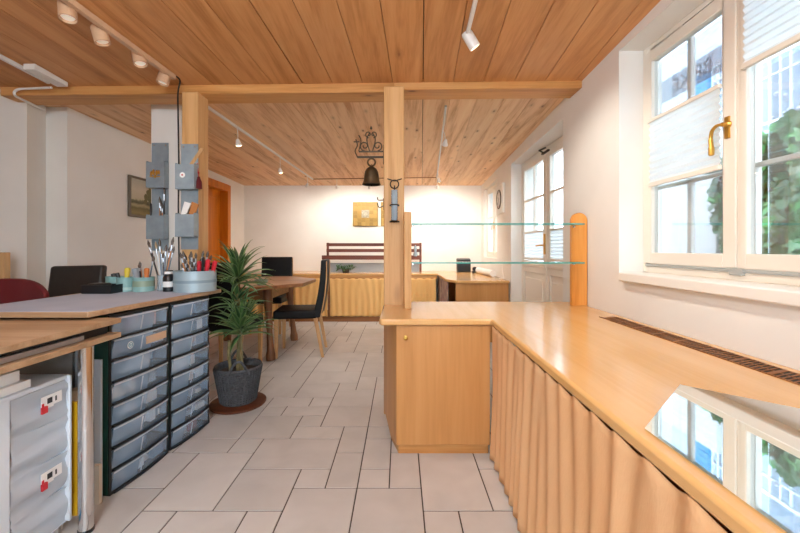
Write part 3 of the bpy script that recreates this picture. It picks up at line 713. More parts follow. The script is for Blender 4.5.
# ---- things on the bench
BZ = .8498
def bench_box():
    r = thing('black_tray', (-1.83,2.22,BZ), 'low black open tray on the grey bench cover in front of dark chair', 'tray')
    rect = MB().box(-1.875,-1.70,2.17,2.28,BZ,BZ+.006)
    rect.box(-1.875,-1.87,2.17,2.28,BZ,BZ+.05).box(-1.705,-1.70,2.17,2.28,BZ,BZ+.05).box(-1.875,-1.70,2.17,2.175,BZ,BZ+.05).box(-1.875,-1.70,2.275,2.28,BZ,BZ+.05)
    rect.build('tray_shell', M['black'], r, bev=.002)
    MB().box(-1.86,-1.76,2.19,2.26,BZ+.006,BZ+.058).build('folded_cloth', M['leather2'], r, bev=.01)
bench_box()
def cup(name, x, y, r, h, m, label, cat, group=None, band=None):
    t = thing(name, (x,y,BZ), label, cat, group)
    MB().lathe([(0,0),(r,0),(r,.006),(r*.985,.008),(r*.985,h-.008),(r,h-.006),(r,h),(r*.93,h),(r*.93,.01),(0,.01)], (x,y,BZ), 32).build('body', m, t)
    if band:
        MB().lathe([(r*.99,h*band[0]),(r*1.004,h*band[0]),(r*1.004,h*band[1]),(r*.99,h*band[1])],(x,y,BZ),32).build('label_band', band[2], t)
    return t
cup('round_tin', -1.82, 2.37, .058, .088, M['tin'], 'leftmost turquoise tin of the row behind the black tray', 'tin', 'turquoise tins on the bench', (.1,.35,mat('tin_pale','#a9c6c2',.4)))
cup('round_tin', -1.715, 2.31, .050, .088, M['tin'], 'middle turquoise tin in the row on the bench, yellow tube inside', 'tin', 'turquoise tins on the bench', (.1,.3,mat('tin_pale2','#a9c6c2',.4)))
cup('round_tin', -1.604, 2.31, .058, .088, M['tin'], 'rightmost wide turquoise tin of the row beside the glass jar', 'tin', 'turquoise tins on the bench', (.35,.75,mat('tin_ornament','#8a9c86',.4)))
cup('glass_jar', -1.505, 2.34, .030, .10, M['tube'], 'slim glass jar between turquoise tin and black bottle', 'jar')
bt = thing('ink_bottle', (-1.442,2.30,BZ), 'small black bottle with white labels beside the grey blue tin', 'bottle')
MB().lathe([(0,0),(.031,0),(.031,.088),(.025,.098),(.022,.104),(.024,.106),(.024,.13),(0,.13)],(-1.442,2.30,BZ),24).build('body', M['black'], bt)
MB().lathe([(.0305,.028),(.0318,.028),(.0318,.062),(.0305,.062)],(-1.442,2.30,BZ),24).build('label_band', M['paper'], bt)
MB().lathe([(.0235,.108),(.0248,.108),(.0248,.124),(.0235,.124)],(-1.442,2.30,BZ),24).build('cap_band', M['paper'], bt)
bb = cup('brush_tin', -1.292, 2.33, .122, .128, M['bluebox'], 'large round grey blue tin full of brushes at the bench end', 'tin', None)
MB().lathe([(.1205,.055),(.1225,.055),(.1225,.072),(.1205,.072)],(-1.292,2.33,BZ),32).build('seam_band', mat('tin_seam','#7f95a1',.4), bb)
# brushes, pens and tubes: every one its own object
def brush(base, top, kind, label, group):
    base = Vector(base); top = Vector(top); d = (top-base); L = d.length; d.normalize()
    hm = {'wood':mat_cache('handle_wood','#b5763f'),'dark':mat_cache('handle_dark','#1d1d20'),'white':mat_cache('handle_white','#d5d8da'),'red':mat_cache('handle_red','#b51d2a'),'blue':mat_cache('handle_blue','#5d6f80'),'yellow':mat_cache('handle_yellow','#d1b32a')}[kind]
    r = thing('paintbrush', tuple(base), label, 'brush', group)
    MB().tube([base,base+d*L*.4,base+d*L*.72],[.003,.005,.0038],8).build('handle', hm, r)
    MB().tube([base+d*L*.72,base+d*L*.84],[.0045,.006],8).build('ferrule', M['silverrail'], r)
    MB().tube([base+d*L*.84,base+d*L*.92,base+d*L],[.006,.0085,.002],8).build('bristles', mat_cache('bristle_'+('d' if kind!='white' else 'l'),'#4a3a2e' if kind!='white' else '#8f7a5c'), r)
    return r
def pen(base, top, kind, label, group, r=.0055):
    base = Vector(base); top = Vector(top); d = (top-base); L = d.length; d.normalize()
    hm = mat_cache('pen_'+kind,{'black':'#16171a','red':'#c21f30','white':'#d8dadb','orange':'#c9763a','yellow':'#d6c02c','steel':'#8d949b'}[kind])
    t = thing('pen', tuple(base), label, 'pen', group)
    MB().tube([base,base+d*L*.75],r,10).build('barrel', hm, t)
    MB().tube([base+d*L*.74,base+d*L*.97,base+d*L],[r*1.15,r*1.15,r*.5],10).build('cap', hm, t)
_mc = {}
def mat_cache(n,c,rough=.4):
    if n not in _mc: _mc[n] = mat(n,c,rough)
    return _mc[n]
rnd = random.Random(8)
names = {'wood':'brown','dark':'black','white':'white','blue':'grey blue','red':'red'}
def in_pot(cx,cy,rr,n,kinds,hmin,hmax,lean,where,grp,z0=BZ+.012):
    for k in range(n):
        a = rnd.uniform(0,2*PI); q = rnd.uniform(.1,.75)*rr; kd = kinds[k%len(kinds)]
        b = (cx+q*.5*math.cos(a), cy+q*.5*math.sin(a), z0)
        h = rnd.uniform(hmin,hmax); l = rnd.uniform(.3,1)*lean
        tp = (cx+q*math.cos(a)+l*math.cos(a), cy+q*math.sin(a)+l*.6*math.sin(a), z0+h)
        brush(b,tp,kd,'%s handled paintbrush standing in %s'%(names[kd],where),'%s handled brushes in %s'%(names[kd],where))
in_pot(-1.292,2.33,.115,36,['wood','dark','dark','blue','wood','dark'],.15,.24,.035,'the round grey blue tin','')
in_pot(-1.604,2.31,.05,3,['blue','wood','dark'],.16,.22,.03,'the rightmost turquoise tin','')
# the tall fan of brushes behind the bottle
for (tx,tz,kd) in ((-1.62,1.17,'dark'),(-1.60,1.10,'wood'),(-1.57,1.16,'white'),(-1.545,1.18,'blue'),(-1.535,1.12,'white'),(-1.52,1.09,'dark'),(-1.50,1.14,'blue'),(-1.475,1.13,'dark'),(-1.455,1.19,'wood'),(-1.45,1.13,'blue')):
    brush((-1.505+(tx+1.53)*.12,2.34,.87),(tx,2.37,tz),kd,'tall %s handled brush fanning out of the slim glass jar'%names[kd],'tall %s brushes in the glass jar'%names[kd])
pen((-1.715,2.31,BZ+.012),(-1.72,2.33,BZ+.145),'yellow','yellow tube sticking up from the middle turquoise tin',None,.013)
pen((-1.735,2.31,BZ+.012),(-1.765,2.30,BZ+.115),'black','black marker leaning in the middle turquoise tin',None,.010)
pen((-1.82,2.37,BZ+.012),(-1.85,2.38,BZ+.105),'black','black marker lying in the leftmost turquoise tin',None,.012)
pen((-1.58,2.30,BZ+.012),(-1.572,2.29,BZ+.145),'orange','orange tube standing in the rightmost turquoise tin',None,.012)
pen((-1.625,2.30,BZ+.012),(-1.645,2.29,BZ+.145),'steel','fat grey tube leaning in the rightmost turquoise tin',None,.016)
pen((-1.22,2.30,BZ+.012),(-1.185,2.28,BZ+.20),'red','big red marker on the right side of the grey blue tin',None,.012)
pen((-1.21,2.33,BZ+.012),(-1.165,2.33,BZ+.19),'red','second red marker behind the big one in the grey blue tin',None,.012)
pen((-1.25,2.29,BZ+.012),(-1.24,2.28,BZ+.19),'red','short red marker near the middle of the grey blue tin',None,.011)
pen((-1.235,2.29,BZ+.012),(-1.21,2.27,BZ+.215),'black','tall black marker between the red ones in the grey blue tin',None,.007)

# ---- hanging metal organisers
def organiser(x0, x1, y, zt, zb, pockets, label, deco):
    r = thing('wall_organiser', ((x0+x1)/2,y,zb), label, 'organiser', 'grey metal hanging organisers')
    MB().box(x0,x1,y-.004,y,zb,zt).build('back_plate', M['steel'], r)
    for z1,z0 in pockets:
        p = MB(); d = .06
        p.box(x0-.004,x1+.004,y-.004-d,y-d,z0,z1).box(x0-.004,x0-.001,y-d,y-.004,z0,z1+.01).box(x1+.001,x1+.004,y-d,y-.004,z0,z1+.01).box(x0-.004,x1+.004,y-d,y-.004,z0,z0+.003)
        p.build('pocket', M['steel'], r)
    MB().lathe([(0,0),(.005,0),(.004,.004),(0,.004)],(x0+.02,y-.004,zt-.02),10,Rx(PI/2)).lathe([(0,0),(.005,0),(.004,.004),(0,.004)],(x1-.02,y-.004,zt-.02),10,Rx(PI/2)).build('screw', M['chrome'], r)
    return r
o1 = organiser(-1.945,-1.815,2.895,1.945,1.10,((1.78,1.585),(1.37,1.19)),'grey metal organiser with gold emblem hanging on the white pillar','gold')
em = MB()
for k,(dx,dz,s) in enumerate(((-.03,0,.016),(-.012,.012,.018),(.012,.008,.018),(.03,.012,.014),(0,-.02,.012))):
    em.lathe([(0,0),(s,0),(s*.7,.005),(0,.007)],(-1.88+dx,2.831,1.69+dz),10,Rx(PI/2),.6,1.3)
em.box(-1.92,-1.84,2.828,2.831,1.665,1.672).build('gold_emblem', M['brass'], o1)
o2 = organiser(-1.50,-1.382,2.53,1.832,1.11,((1.68,1.515),(1.345,1.195)),'grey metal organiser with white daisy hanging on the left wooden post','daisy')
ds_ = MB()
for k in range(9):
    a = 2*PI*k/9; ds_.lathe([(0,0),(.007,0),(0,.003)],(-1.455+.012*math.cos(a),2.466,1.608+.012*math.sin(a)),8,Rx(PI/2))
ds_.build('daisy', M['paper'], o2)
MB().lathe([(0,0),(.006,0),(0,.005)],(-1.455,2.464,1.608),10,Rx(PI/2)).build('daisy_eye', M['redp'], o2)
for k,(x,tz,kd) in enumerate(((-1.865,1.52,'wood'),(-1.855,1.49,'dark'),(-1.83,1.60,'dark'),(-1.845,1.47,'wood'))):
    brush((x,2.865,1.20),(x+.002,2.86,tz),kd,['short brown brush in the lower pocket of the pillar organiser','short black brush in the lower pocket of the pillar organiser','tallest black brush in the lower pocket of the pillar organiser','shortest brown brush in the lower pocket of the pillar organiser'][k],None)
pen((-1.93,2.86,1.195),(-1.932,2.86,1.47),'black','black stick at the left of the lower pillar organiser pocket',None,.006)
def card(x, kind, label, lean):
    b = MB().obox((x,2.495,1.345), (.05,.008,.17), Ry(lean)); T(b.build('card', kind), label, 'card')
card(-1.455, M['paper'], 'white leaning card in the lower pocket of the post organiser', .28)
card(-1.415, mat('brown_card','#b0713a',.6), 'brown leaning card in the lower pocket of the post organiser', .40)
cable = spline([(-1.49,2.42,2.262),(-1.47,2.47,2.255),(-1.452,2.495,2.235),(-1.512,2.515,2.15),(-1.514,2.518,2.0),(-1.511,2.52,1.7),(-1.515,2.522,1.4),(-1.512,2.525,1.0),(-1.51,2.53,.3)],6)
cable = spline([(-1.488,2.43,2.262),(-1.485,2.49,2.25),(-1.513,2.515,2.18),(-1.514,2.518,2.0),(-1.511,2.52,1.7),(-1.515,2.522,1.4),(-1.512,2.525,1.0),(-1.51,2.53,.3)],6)
T(MB().tube(cable,.005,8).build('black_cable', M['black']), 'black cable running from the ceiling track down the left post', 'cable')
rt = thing('red_tassel', (-1.345,2.52,1.52), 'red tassel ornament hanging on the left wooden post', 'ornament')
MB().lathe([(0,0),(.022,.004),(.02,.05),(.012,.07),(.008,.085),(0,.09)],(-1.372,2.515,1.52),14).build('tassel', M['red'], rt)
MB().tube([(-1.372,2.515,1.605),(-1.385,2.52,1.70)],.003,6).lathe([(0,0),(.008,.008),(0,.016)],(-1.373,2.515,1.625),10).build('cord', M['redp'], rt)
pa = MB().obox((-1.395,2.526,1.74),(.022,.006,.15),Ry(.6)).build('pale_lath', M['leg']); T(pa, 'small slanted pale slat nailed beside the red tassel', 'slat')

# ---- picture on the left wall
pc = thing('landscape_picture', (-2.65,3.85,1.434), 'small landscape painting with a tree on the left white wall', 'picture')
rect_frame(MB(), -2.66,-2.635, 3.60,4.16, 1.434,1.84, .022).build('picture_frame', mat('dull_frame','#6b6152',.5), pc, bev=.004)
def landscape():
    m = mat('landscape','#b7a98a',.6); N = m.node_tree; L = N.links.new; b = N.nodes['Principled BSDF']
    tc = nd(m,'ShaderNodeTexCoord'); sp = nd(m,'ShaderNodeSeparateXYZ'); L(tc.outputs['Generated'], sp.inputs[0])
    n = nd(m,'ShaderNodeTexNoise'); n.inputs['Scale'].default_value = 7; L(tc.outputs['Generated'], n.inputs['Vector'])
    ad = nd(m,'ShaderNodeMath', operation='MULTIPLY_ADD'); L(n.outputs['Fac'], ad.inputs[0]); ad.inputs[1].default_value = .12; L(sp.outputs['Z'], ad.inputs[2])
    r = ramp(m, [(0,'#5b5232'),(.12,'#8a7a4a'),(.26,'#6a6036'),(.34,'#a39a72'),(.40,'#4d4a30'),(.47,'#6a6b4c'),(.50,'#b9ae90'),(.75,'#c2baa6'),(1,'#a9a596')])
    L(ad.outputs[0], r.inputs['Fac']); L(r.outputs['Color'], b.inputs['Base Color']); return m
MB().box(-2.655,-2.645,3.62,4.14,1.455,1.82).build('painting', landscape(), pc)
tr = MB(); rr = random.Random(2)
for k in range(26): tr.lathe([(0,0),(rr.uniform(.02,.035),0),(0,.002)],(-2.6449,3.92+rr.gauss(0,.04),1.655+rr.gauss(0,.05)),7,Ry(PI/2))
tr.box(-2.6452,-2.6435,3.915,3.925,1.56,1.64).build('painted_tree', noisy('painted_foliage','#5d5a38','#6f6a45',60,.7), pc)

# ---- iron bracket with bell, glass tube vase on the middle post
bl = thing('hanging_bell', (-.2,2.55,1.555), 'bronze bell hanging from a scrolled iron bracket on the middle post', 'bell')
BX,BY = -.197,2.55
MB().lathe([(.062,0),(.064,.004),(.060,.012),(.054,.03),(.051,.06),(.046,.09),(.034,.112),(.018,.122),(.012,.128),(0,.130)],(BX,BY,1.556),28).lathe([(.058,.0),(.05,.03),(.045,.09),(.03,.108),(0,.115)],(BX,BY,1.556),28).build('bell_body', M['bronze'], bl)
MB().tube([(BX,BY,1.66),(BX,BY,1.565)],.004,6).lathe([(0,0),(.012,.012),(0,.024)],(BX,BY,1.548),10).build('clapper', M['iron'], bl)
MB().ring((BX,BY,1.712),.026,.006,Rx(PI/2)@Matrix.Scale(1,3)).build('bell_loop', M['bronze'], bl)
br = MB().box(-.295,-.109,BY-.006,BY+.006,1.742,1.754).box(-.285,-.109,BY-.005,BY+.005,1.782,1.790)
def scroll(cx,cz,r0,turns,a0,dirn,n=26):
    return [(cx+r0*(1-.75*k/n)*math.cos(a0+dirn*turns*2*PI*k/n), BY, cz+r0*(1-.75*k/n)*math.sin(a0+dirn*turns*2*PI*k/n)) for k in range(n+1)]
br.tube(scroll(-.155,1.825,.034,1.3,-PI/2,1),.004,6).tube(scroll(-.245,1.825,.034,1.3,-PI/2,-1),.004,6)
br.tube(spline([(-.19,BY,1.79),(-.175,BY,1.84),(-.172,BY,1.88),(-.19,BY,1.915)],6),.004,6).tube(spline([(-.21,BY,1.79),(-.225,BY,1.84),(-.228,BY,1.88),(-.21,BY,1.915)],6),.004,6)
br.tube(scroll(-.183,1.905,.024,1.1,-PI/2,1),.0035,6).tube(scroll(-.217,1.905,.024,1.1,-PI/2,-1),.0035,6).lathe([(0,0),(.009,.012),(0,.03)],(-.2,BY,1.935),8)
br.tube(spline([(-.295,BY,1.75),(-.31,BY,1.79),(-.295,BY,1.83),(-.305,BY,1.87)],6),.004,6).tube(spline([(-.285,BY,1.79),(-.27,BY,1.86),(-.285,BY,1.90)],6),.0035,6).box(-.32,-.28,BY-.003,BY+.003,1.85,1.857)
br.box(-.116,-.109,BY-.012,BY+.012,1.70,1.83)
br.build('scroll_bracket', M['iron'], bl)
hk = MB().box(-.116,-.109,2.53,2.55,1.38,1.46).tube(spline([(-.112,2.54,1.45),(-.15,2.54,1.45),(-.155,2.54,1.47)],5),.004,6).tube(spline([(-.112,2.54,1.41),(-.145,2.54,1.40),(-.155,2.54,1.43)],5),.004,6)
T(hk.build('iron_hook', M['iron']), 'small black iron hook on the left side of the middle post', 'hook')
vt = thing('tube_vase', (-.037,2.445,1.29), 'glass tube vase in an iron ring holder on the front of the middle post', 'vase')
MB().lathe([(0,0),(.018,.002),(.022,.012),(.022,.205),(.024,.208),(.021,.208),(.020,.012),(0,.008)],(-.037,2.448,1.295),20).build('glass_tube', M['tube'], vt)
v = MB().ring((-.037,2.462,1.545),.028,.004,Rx(PI/2)).ring((-.037,2.448,1.405),.026,.004).ring((-.037,2.448,1.297),.026,.004)
v.box(-.07,-.004,2.474,2.482,1.400,1.410).box(-.07,-.004,2.474,2.482,1.292,1.302).box(-.041,-.033,2.476,2.482,1.29,1.54).tube([(-.037,2.48,1.57),(-.085,2.478,1.585)],.004,6).tube([(-.037,2.48,1.57),(.012,2.478,1.585)],.004,6)
v.build('iron_holder', M['iron'], vt)

# ------------------------------------------------------------------ potted dracaena
PX,PY = -1.165,2.66
T(MB().lathe([(0,0),(.185,0),(.19,.006),(.19,.016),(.18,.02),(0,.02)],(PX,PY,0),36).build('wooden_coaster', M['plate']), 'round dark wooden plate on the tiles under the wicker plant basket', 'plate')
pt = thing('potted_dracaena', (PX,PY,.0205), 'tall green dracaena in a grey wicker basket beside the drawer towers', 'plant')
bk = MB(); prof = [(0,.0),(.112,0),(.118,.01)]
for k in range(27):
    t = k/26; r = .118+.041*t; prof.append((r+.0035*(-1)**k, .01+.235*t))
prof += [(.163,.25),(.158,.262),(.150,.255),(.112,.03),(0,.03)]
bk.lathe(prof,(PX,PY,.0205),48)
b = bk.build('wicker_basket', M['basket'], pt, ang=25)
rb = MB()
for k in range(40):
    a = 2*PI*k/40; rb.tube([(PX+(.121)*math.cos(a),PY+.121*math.sin(a),.03),(PX+(.162)*math.cos(a),PY+.162*math.sin(a),.268)],.0042,5)
rb.build('wicker_stake', M['basket'], b)
for s in (-1,1):
    a0 = -1.16 if s > 0 else 1.98
    hp = [(PX+.166*math.cos(a0+q*.42), PY+.166*math.sin(a0+q*.42), .245+.10*math.cos(q*PI/2)) for q in [-1+.125*k for k in range(17)]]
    MB().tube(hp,.009,8).build('handle', M['basket'], pt)
MB().lathe([(0,.222),(.14,.215),(.145,.20)],(PX,PY,.0205),24).build('soil', M['soil'], pt)
def leafblade(mb, o, az, el, L, w, droop, tw, rnd):
    n = 9; v0 = len(mb.v); p = Vector(o); e = el
    side = Vector((-math.sin(az),math.cos(az),0))
    for i in range(n+1):
        t = i/n; ww = w*(math.sin(PI*min(1,t*.85+.12))**.7)*(1-t**4)
        d = Vector((math.cos(az)*math.cos(e), math.sin(az)*math.cos(e), math.sin(e)))
        nrm = side.cross(d)
        mb.v += [p-side*ww+nrm*ww*.45, p-side*ww*.62+nrm*ww*.25, p, p+side*ww*.62+nrm*ww*.25, p+side*ww+nrm*ww*.45]
        p = p+d*(L/n); e -= droop/n*(.4+1.3*t)
    for i in range(n):
        for k in range(4):
            if k in (0,3): mb.mi[len(mb.f)] = 1
            mb.f.append((v0+5*i+k, v0+5*i+k+1, v0+5*i+k+6, v0+5*i+k+5))
def plant_head(c, n, L0, L1, el0, el1, w, seed):
    rnd = random.Random(seed); mb = MB()
    for k in range(n):
        t = k/n; az = k*2.399+rnd.uniform(-.3,.3)
        el = el1+(el0-el1)*t+rnd.uniform(-.15,.15)
        leafblade(mb, (c[0],c[1],c[2]+.10*t), az, el, rnd.uniform(L0,L1)*(1-.25*t), w*rnd.uniform(.8,1.15), rnd.uniform(.7,1.5), 0, rnd)
    return mb
z0 = .235
st = MB().tube(spline([(PX,PY,z0),(PX+.01,PY,.55),(PX-.01,PY+.01,.8),(PX-.005,PY,.96)],6),[.017]*10+[.013]*9,10)
st.tube(spline([(PX+.035,PY-.02,z0),(PX+.03,PY-.03,.42),(PX+.035,PY-.03,.56)],6),.013,10)
st.tube(spline([(PX-.05,PY-.01,z0),(PX-.06,PY-.02,.36),(PX-.055,PY-.02,.46)],6),.011,10)
st.build('stem', M['stem'], pt)
T(plant_head((PX-.005,PY,.86),52,.26,.36,1.45,.1,.0185,1).build('foliage', [M['leaf'],M['leaf_edge']], pt, solid=.0012), kind='stuff')
T(plant_head((PX+.03,PY-.03,.50),56,.24,.35,1.40,.15,.0185,2).build('foliage', [M['leaf'],M['leaf_edge']], pt, solid=.0012), kind='stuff')
T(plant_head((PX-.01,PY+.01,.68),26,.22,.32,1.2,-.1,.016,4).build('foliage', [M['leaf'],M['leaf_edge']], pt, solid=.0012), kind='stuff')

# ------------------------------------------------------------------ dining group
DX,DY = -1.70,4.10
dn = thing('dining_table', (DX,DY,0), 'octagonal brown wooden dining table with splayed turned legs in the rear room', 'table')
oc = [(DX+.76*math.cos(PI/8+k*PI/4), DY+.76*math.sin(PI/8+k*PI/4)) for k in range(8)]
MB().hexa(oc,.722,.760).build('tabletop', M['oak'], dn, bev=.006)
ap = MB(); 
for k in range(4):
    a = PI/4+k*PI/2; 
    p,q = [(DX+.50*math.cos(t),DY+.50*math.sin(t)) for t in (a,a+PI/2)]
    dv = Vector((q[0]-p[0],q[1]-p[1],0)).normalized(); nn = Vector((-dv.y,dv.x,0))*.014
    ap.hexa([(p[0]-nn.x,p[1]-nn.y),(q[0]-nn.x,q[1]-nn.y),(q[0]+nn.x,q[1]+nn.y),(p[0]+nn.x,p[1]+nn.y)],.60,.722)
ap.build('apron', M['oak'], dn)
prof = [(.045,0),(.046,.06),(.036,.10),(.030,.2),(.028,.30),(.037,.36),(.03,.38),(.033,.45),(.041,.55),(.047,.60),(.047,.72)]
for k in range(4):
    a = PI/4+k*PI/2; 
    f = Vector((DX+.58*math.cos(a),DY+.58*math.sin(a),0)); tpt = Vector((DX+.50*math.cos(a),DY+.50*math.sin(a),.722))
    pts = [f+(tpt-f)*(z/.72) for r,z in prof]
    MB().tube(pts,[r for r,z in prof],12).build('leg', M['oakz'], dn)
bw = thing('green_bowl', (-1.36,3.62,.7602), 'small pale green bowl on the corner of the brown dining table', 'bowl')
MB().lathe([(0,0),(.035,0),(.06,.03),(.066,.055),(.061,.055),(.054,.03),(0,.012)],(-1.36,3.62,.7604),24).build('bowl_body', mat('bowl_green','#8fa39a',.35), bw)
mb = MB()
for k in range(12): leafblade(mb,(-1.36,3.62,.785),k*2.4,.9-.05*k,.13,.004,1.2,0,rnd)
mb.build('foliage', [M['leaf'],M['leaf_edge']], bw, solid=.001)

def make_chair(label):
    r = thing('dining_chair', (0,0,0), label, 'chair', 'black leather dining chairs')
    MB().box(-.22,.22,-.20,.235,.40,.485).build('seat', M['leather'], r, bev=.02, seg=3)
    bk = MB(); vs=[]; fs=[]; n=8
    for i in range(n+1):
        t = i/n; y = -.195-.075*t-.02*math.sin(PI*t); z = .41+.59*t; th = .08-.025*t
        vs += [(-.215,y-th/2,z),(.215,y-th/2,z),(.215,y+th/2,z),(-.215,y+th/2,z)]
    for i in range(n):
        for q in range(4): fs.append((4*i+q,4*i+(q+1)%4,4*i+4+(q+1)%4,4*i+4+q))
    fs += [(3,2,1,0),(4*n,4*n+1,4*n+2,4*n+3)]
    bk.add(vs,fs).build('backrest', M['leather'], r, bev=.012, seg=2)
    for sx in (-1,1):
        for sy in (-1,1):
            x = sx*.195; y = .205 if sy>0 else -.185; k = .0 if sy>0 else -.075
            lg = MB(); a,b_=.019,.014
            lg.add([(x-b_,y+k-b_,0),(x+b_,y+k-b_,0),(x+b_,y+k+b_,0),(x-b_,y+k+b_,0),(x-a,y-a,.405),(x+a,y-a,.405),(x+a,y+a,.405),(x-a,y+a,.405)],[(3,2,1,0),(4,5,6,7),(0,1,5,4),(1,2,6,5),(2,3,7,6),(3,0,4,7)])
            lg.build('leg', M['leg'], r, bev=.003)
    # pale wooden edges down the back of the leather
    for xa,xb in ((-.217,-.19),(.19,.217)):
        bp = MB(); vs=[]; fs=[]
        for i in range(n+1):
            t = i/n; y = -.195-.075*t-.02*math.sin(PI*t)-(.08-.025*t)/2; z = .41+.575*t
            vs += [(xa,y-.006,z),(xb,y-.006,z),(xb,y+.002,z),(xa,y+.002,z)]
        for i in range(n):
            for q in range(4): fs.append((4*i+q,4*i+(q+1)%4,4*i+4+(q+1)%4,4*i+4+q))
        fs += [(3,2,1,0),(4*n,4*n+1,4*n+2,4*n+3)]
        bp.add(vs,fs).build('back_edge', M['leg'], r)
    return r
ch = make_chair('black leather dining chair with pale legs at the right end of the dining table')
chairs = [((-1.075,3.965),PI/2+.11),((-1.76,5.02),PI),((-1.55,3.36),-.05)]
labs = [None,'black leather dining chair behind the dining table facing the camera','black leather dining chair on the near side of the table, behind the dracaena']
for i,((x,y),a) in enumerate(chairs):
    o = ch if i == 0 else copy_tree(ch)
    o.location = (x,y,0); o.rotation_euler = (0,0,a)
    if labs[i]: o['label'] = labs[i]

# chairs behind the work bench
oc_ = thing('leather_armchair', (-2.35,2.45,0), 'dark brown black leather chair with tilted back behind the work bench', 'chair')
mb = MB()
Mt = Rz(.0)
vs = [(-2.345,2.40,.5),(-2.03,2.46,.5),(-2.03,2.52,.5),(-2.345,2.46,.5),(-2.395,2.52,.995),(-2.06,2.56,1.0),(-2.06,2.61,1.0),(-2.395,2.57,.995)]
mb.add(vs,[(3,2,1,0),(4,5,6,7),(0,1,5,4),(1,2,6,5),(2,3,7,6),(3,0,4,7)]).build('backrest', M['leather2'], oc_, bev=.018, seg=3)
MB().box(-2.42,-1.98,2.16,2.45,.42,.50).build('seat', M['leather2'], oc_, bev=.02)
MB().tube([(-2.2,2.25,.06),(-2.2,2.25,.42)],.025,12).build('column', M['chrome'], oc_)
bs = MB()
for k in range(5): a = 2*PI*k/5; bs.tube([(-2.2,2.25,.08),(-2.2+.26*math.cos(a),2.25+.26*math.sin(a),.03)],[.02,.014],8)
bs.build('star_base', M['black'], oc_)
rc = thing('red_chair', (-2.3,1.9,0), 'red upholstered shell chair with rounded back behind the drawing table', 'chair')
mb = MB(); n = 16; m = 8; vs=[]; fs=[]
for side in (0,1):
    for j in range(m+1):
        t = j/m
        for i in range(n+1):
            s = -1+2*i/n; hw = .31
            ztop = .943-.075*abs(s)**2.6
            z = .46+(ztop-.46)*t; x = -2.25+hw*s; y = 2.08+.03*t-.10*s*s+(.035 if side else 0)
            vs.append((x,y,z))
q = (n+1)*(m+1)
for side in (0,1):
    for j in range(m):
        for i in range(n):
            a = side*q+j*(n+1)+i; f = (a,a+1,a+n+2,a+n+1); fs.append(f if side==0 else f[::-1])
for i in range(n): a = m*(n+1)+i; fs.append((a,a+1,a+q+1,a+q)); fs.append((i,i+q,i+1+q,i+1))
for j in range(m): a = j*(n+1); fs.append((a,a+n+1,a+n+1+q,a+q)); a += n; fs.append((a,a+q,a+n+1+q,a+n+1))
mb.add(vs,fs).build('backrest', M['red'], rc, bev=.008)
MB().box(-2.54,-1.97,1.62,2.06,.40,.47).build('seat', M['red'], rc, bev=.03, seg=3)
for sx in (-1,1):
    for y in (1.68,2.0): MB().tube([(-2.255+sx*.22,y,.40),(-2.255+sx*.25,y,0)],[.016,.013],10).build('leg', M['chrome'], rc)
T(MB().box(-2.775,-2.70,2.52,2.56,0,1.09).build('wooden_batten', M['leg'], bev=.004), 'narrow pale wooden batten standing at the left picture edge by the wall', 'batten')

# ------------------------------------------------------------------ rear counters
RZ = .737
rcn = thing('rear_counter', (-.9,5.95,0), 'long wooden counter with gold curtain along the back wall', 'counter')
MB().box(-2.655,.57,5.63,6.295,RZ-.03,RZ).build('worktop_board', M['top'], rcn, bev=.005)
MB().box(-2.655,.57,5.66,6.28,0,.075).build('plinth', M['plinth'], rcn)
MB().box(-2.655,.57,5.635,5.655,.655,RZ-.03).build('top_rail', M['cabedge'], rcn)
for x in (-2.64,-1.10,.40): MB().box(x,x+.025,5.64,6.2,.075,.68).build('divider', M['plinth'], rcn)
mb = curtain(MB(), (-2.63,5.632,0),(-1.105,5.632,0), .665,.085,.115,.008,.020,(0,-1,0),7,.006,9)
T(mb.build('rear_curtain', M['cl_gold2'], ang=80, solid=.002), 'gold curtain of the rear counter left of its divider, behind the dining table', 'curtain')
mb = curtain(MB(), (-1.07,5.632,0),(.545,5.632,0), .665,.085,.115,.008,.020,(0,-1,0),9,.006,9)
T(mb.build('rear_curtain', M['cl_gold2'], ang=80, solid=.002), 'wide yellow gold curtain of the rear counter right of its divider', 'curtain')
rr_ = thing('side_counter', (.95,5.2,0), 'beech counter with plain front panel by the far window', 'counter')
pl = [(.572,6.295),(.572,4.60),(.68,4.375),(1.30,4.375),(1.375,6.295)]
MB().hexa(pl,RZ-.03,RZ).build('worktop_board', M['top'], rr_, bev=.005)
MB().box(.665,1.295,4.40,4.42,0,RZ-.03).build('front_panel', M['cab'], rr_)
MB().box(.65,1.26,6.2,6.28,0,RZ-.03).box(1.25,1.28,4.43,5.0,0,RZ-.03).build('support_panel', M['cab'], rr_)
mb = curtain(MB(), (.60,5.60,0),(.60,4.62,0), .70,.06,.10,.008,.018,(-1,0,0),13,.006,9)
T(mb.build('side_curtain', noisy('faded_curtain','#cdb9a4','#8a6a72',9,.9), ang=80, solid=.002), 'faded purple and cream curtain on the side of the far beech counter', 'curtain')
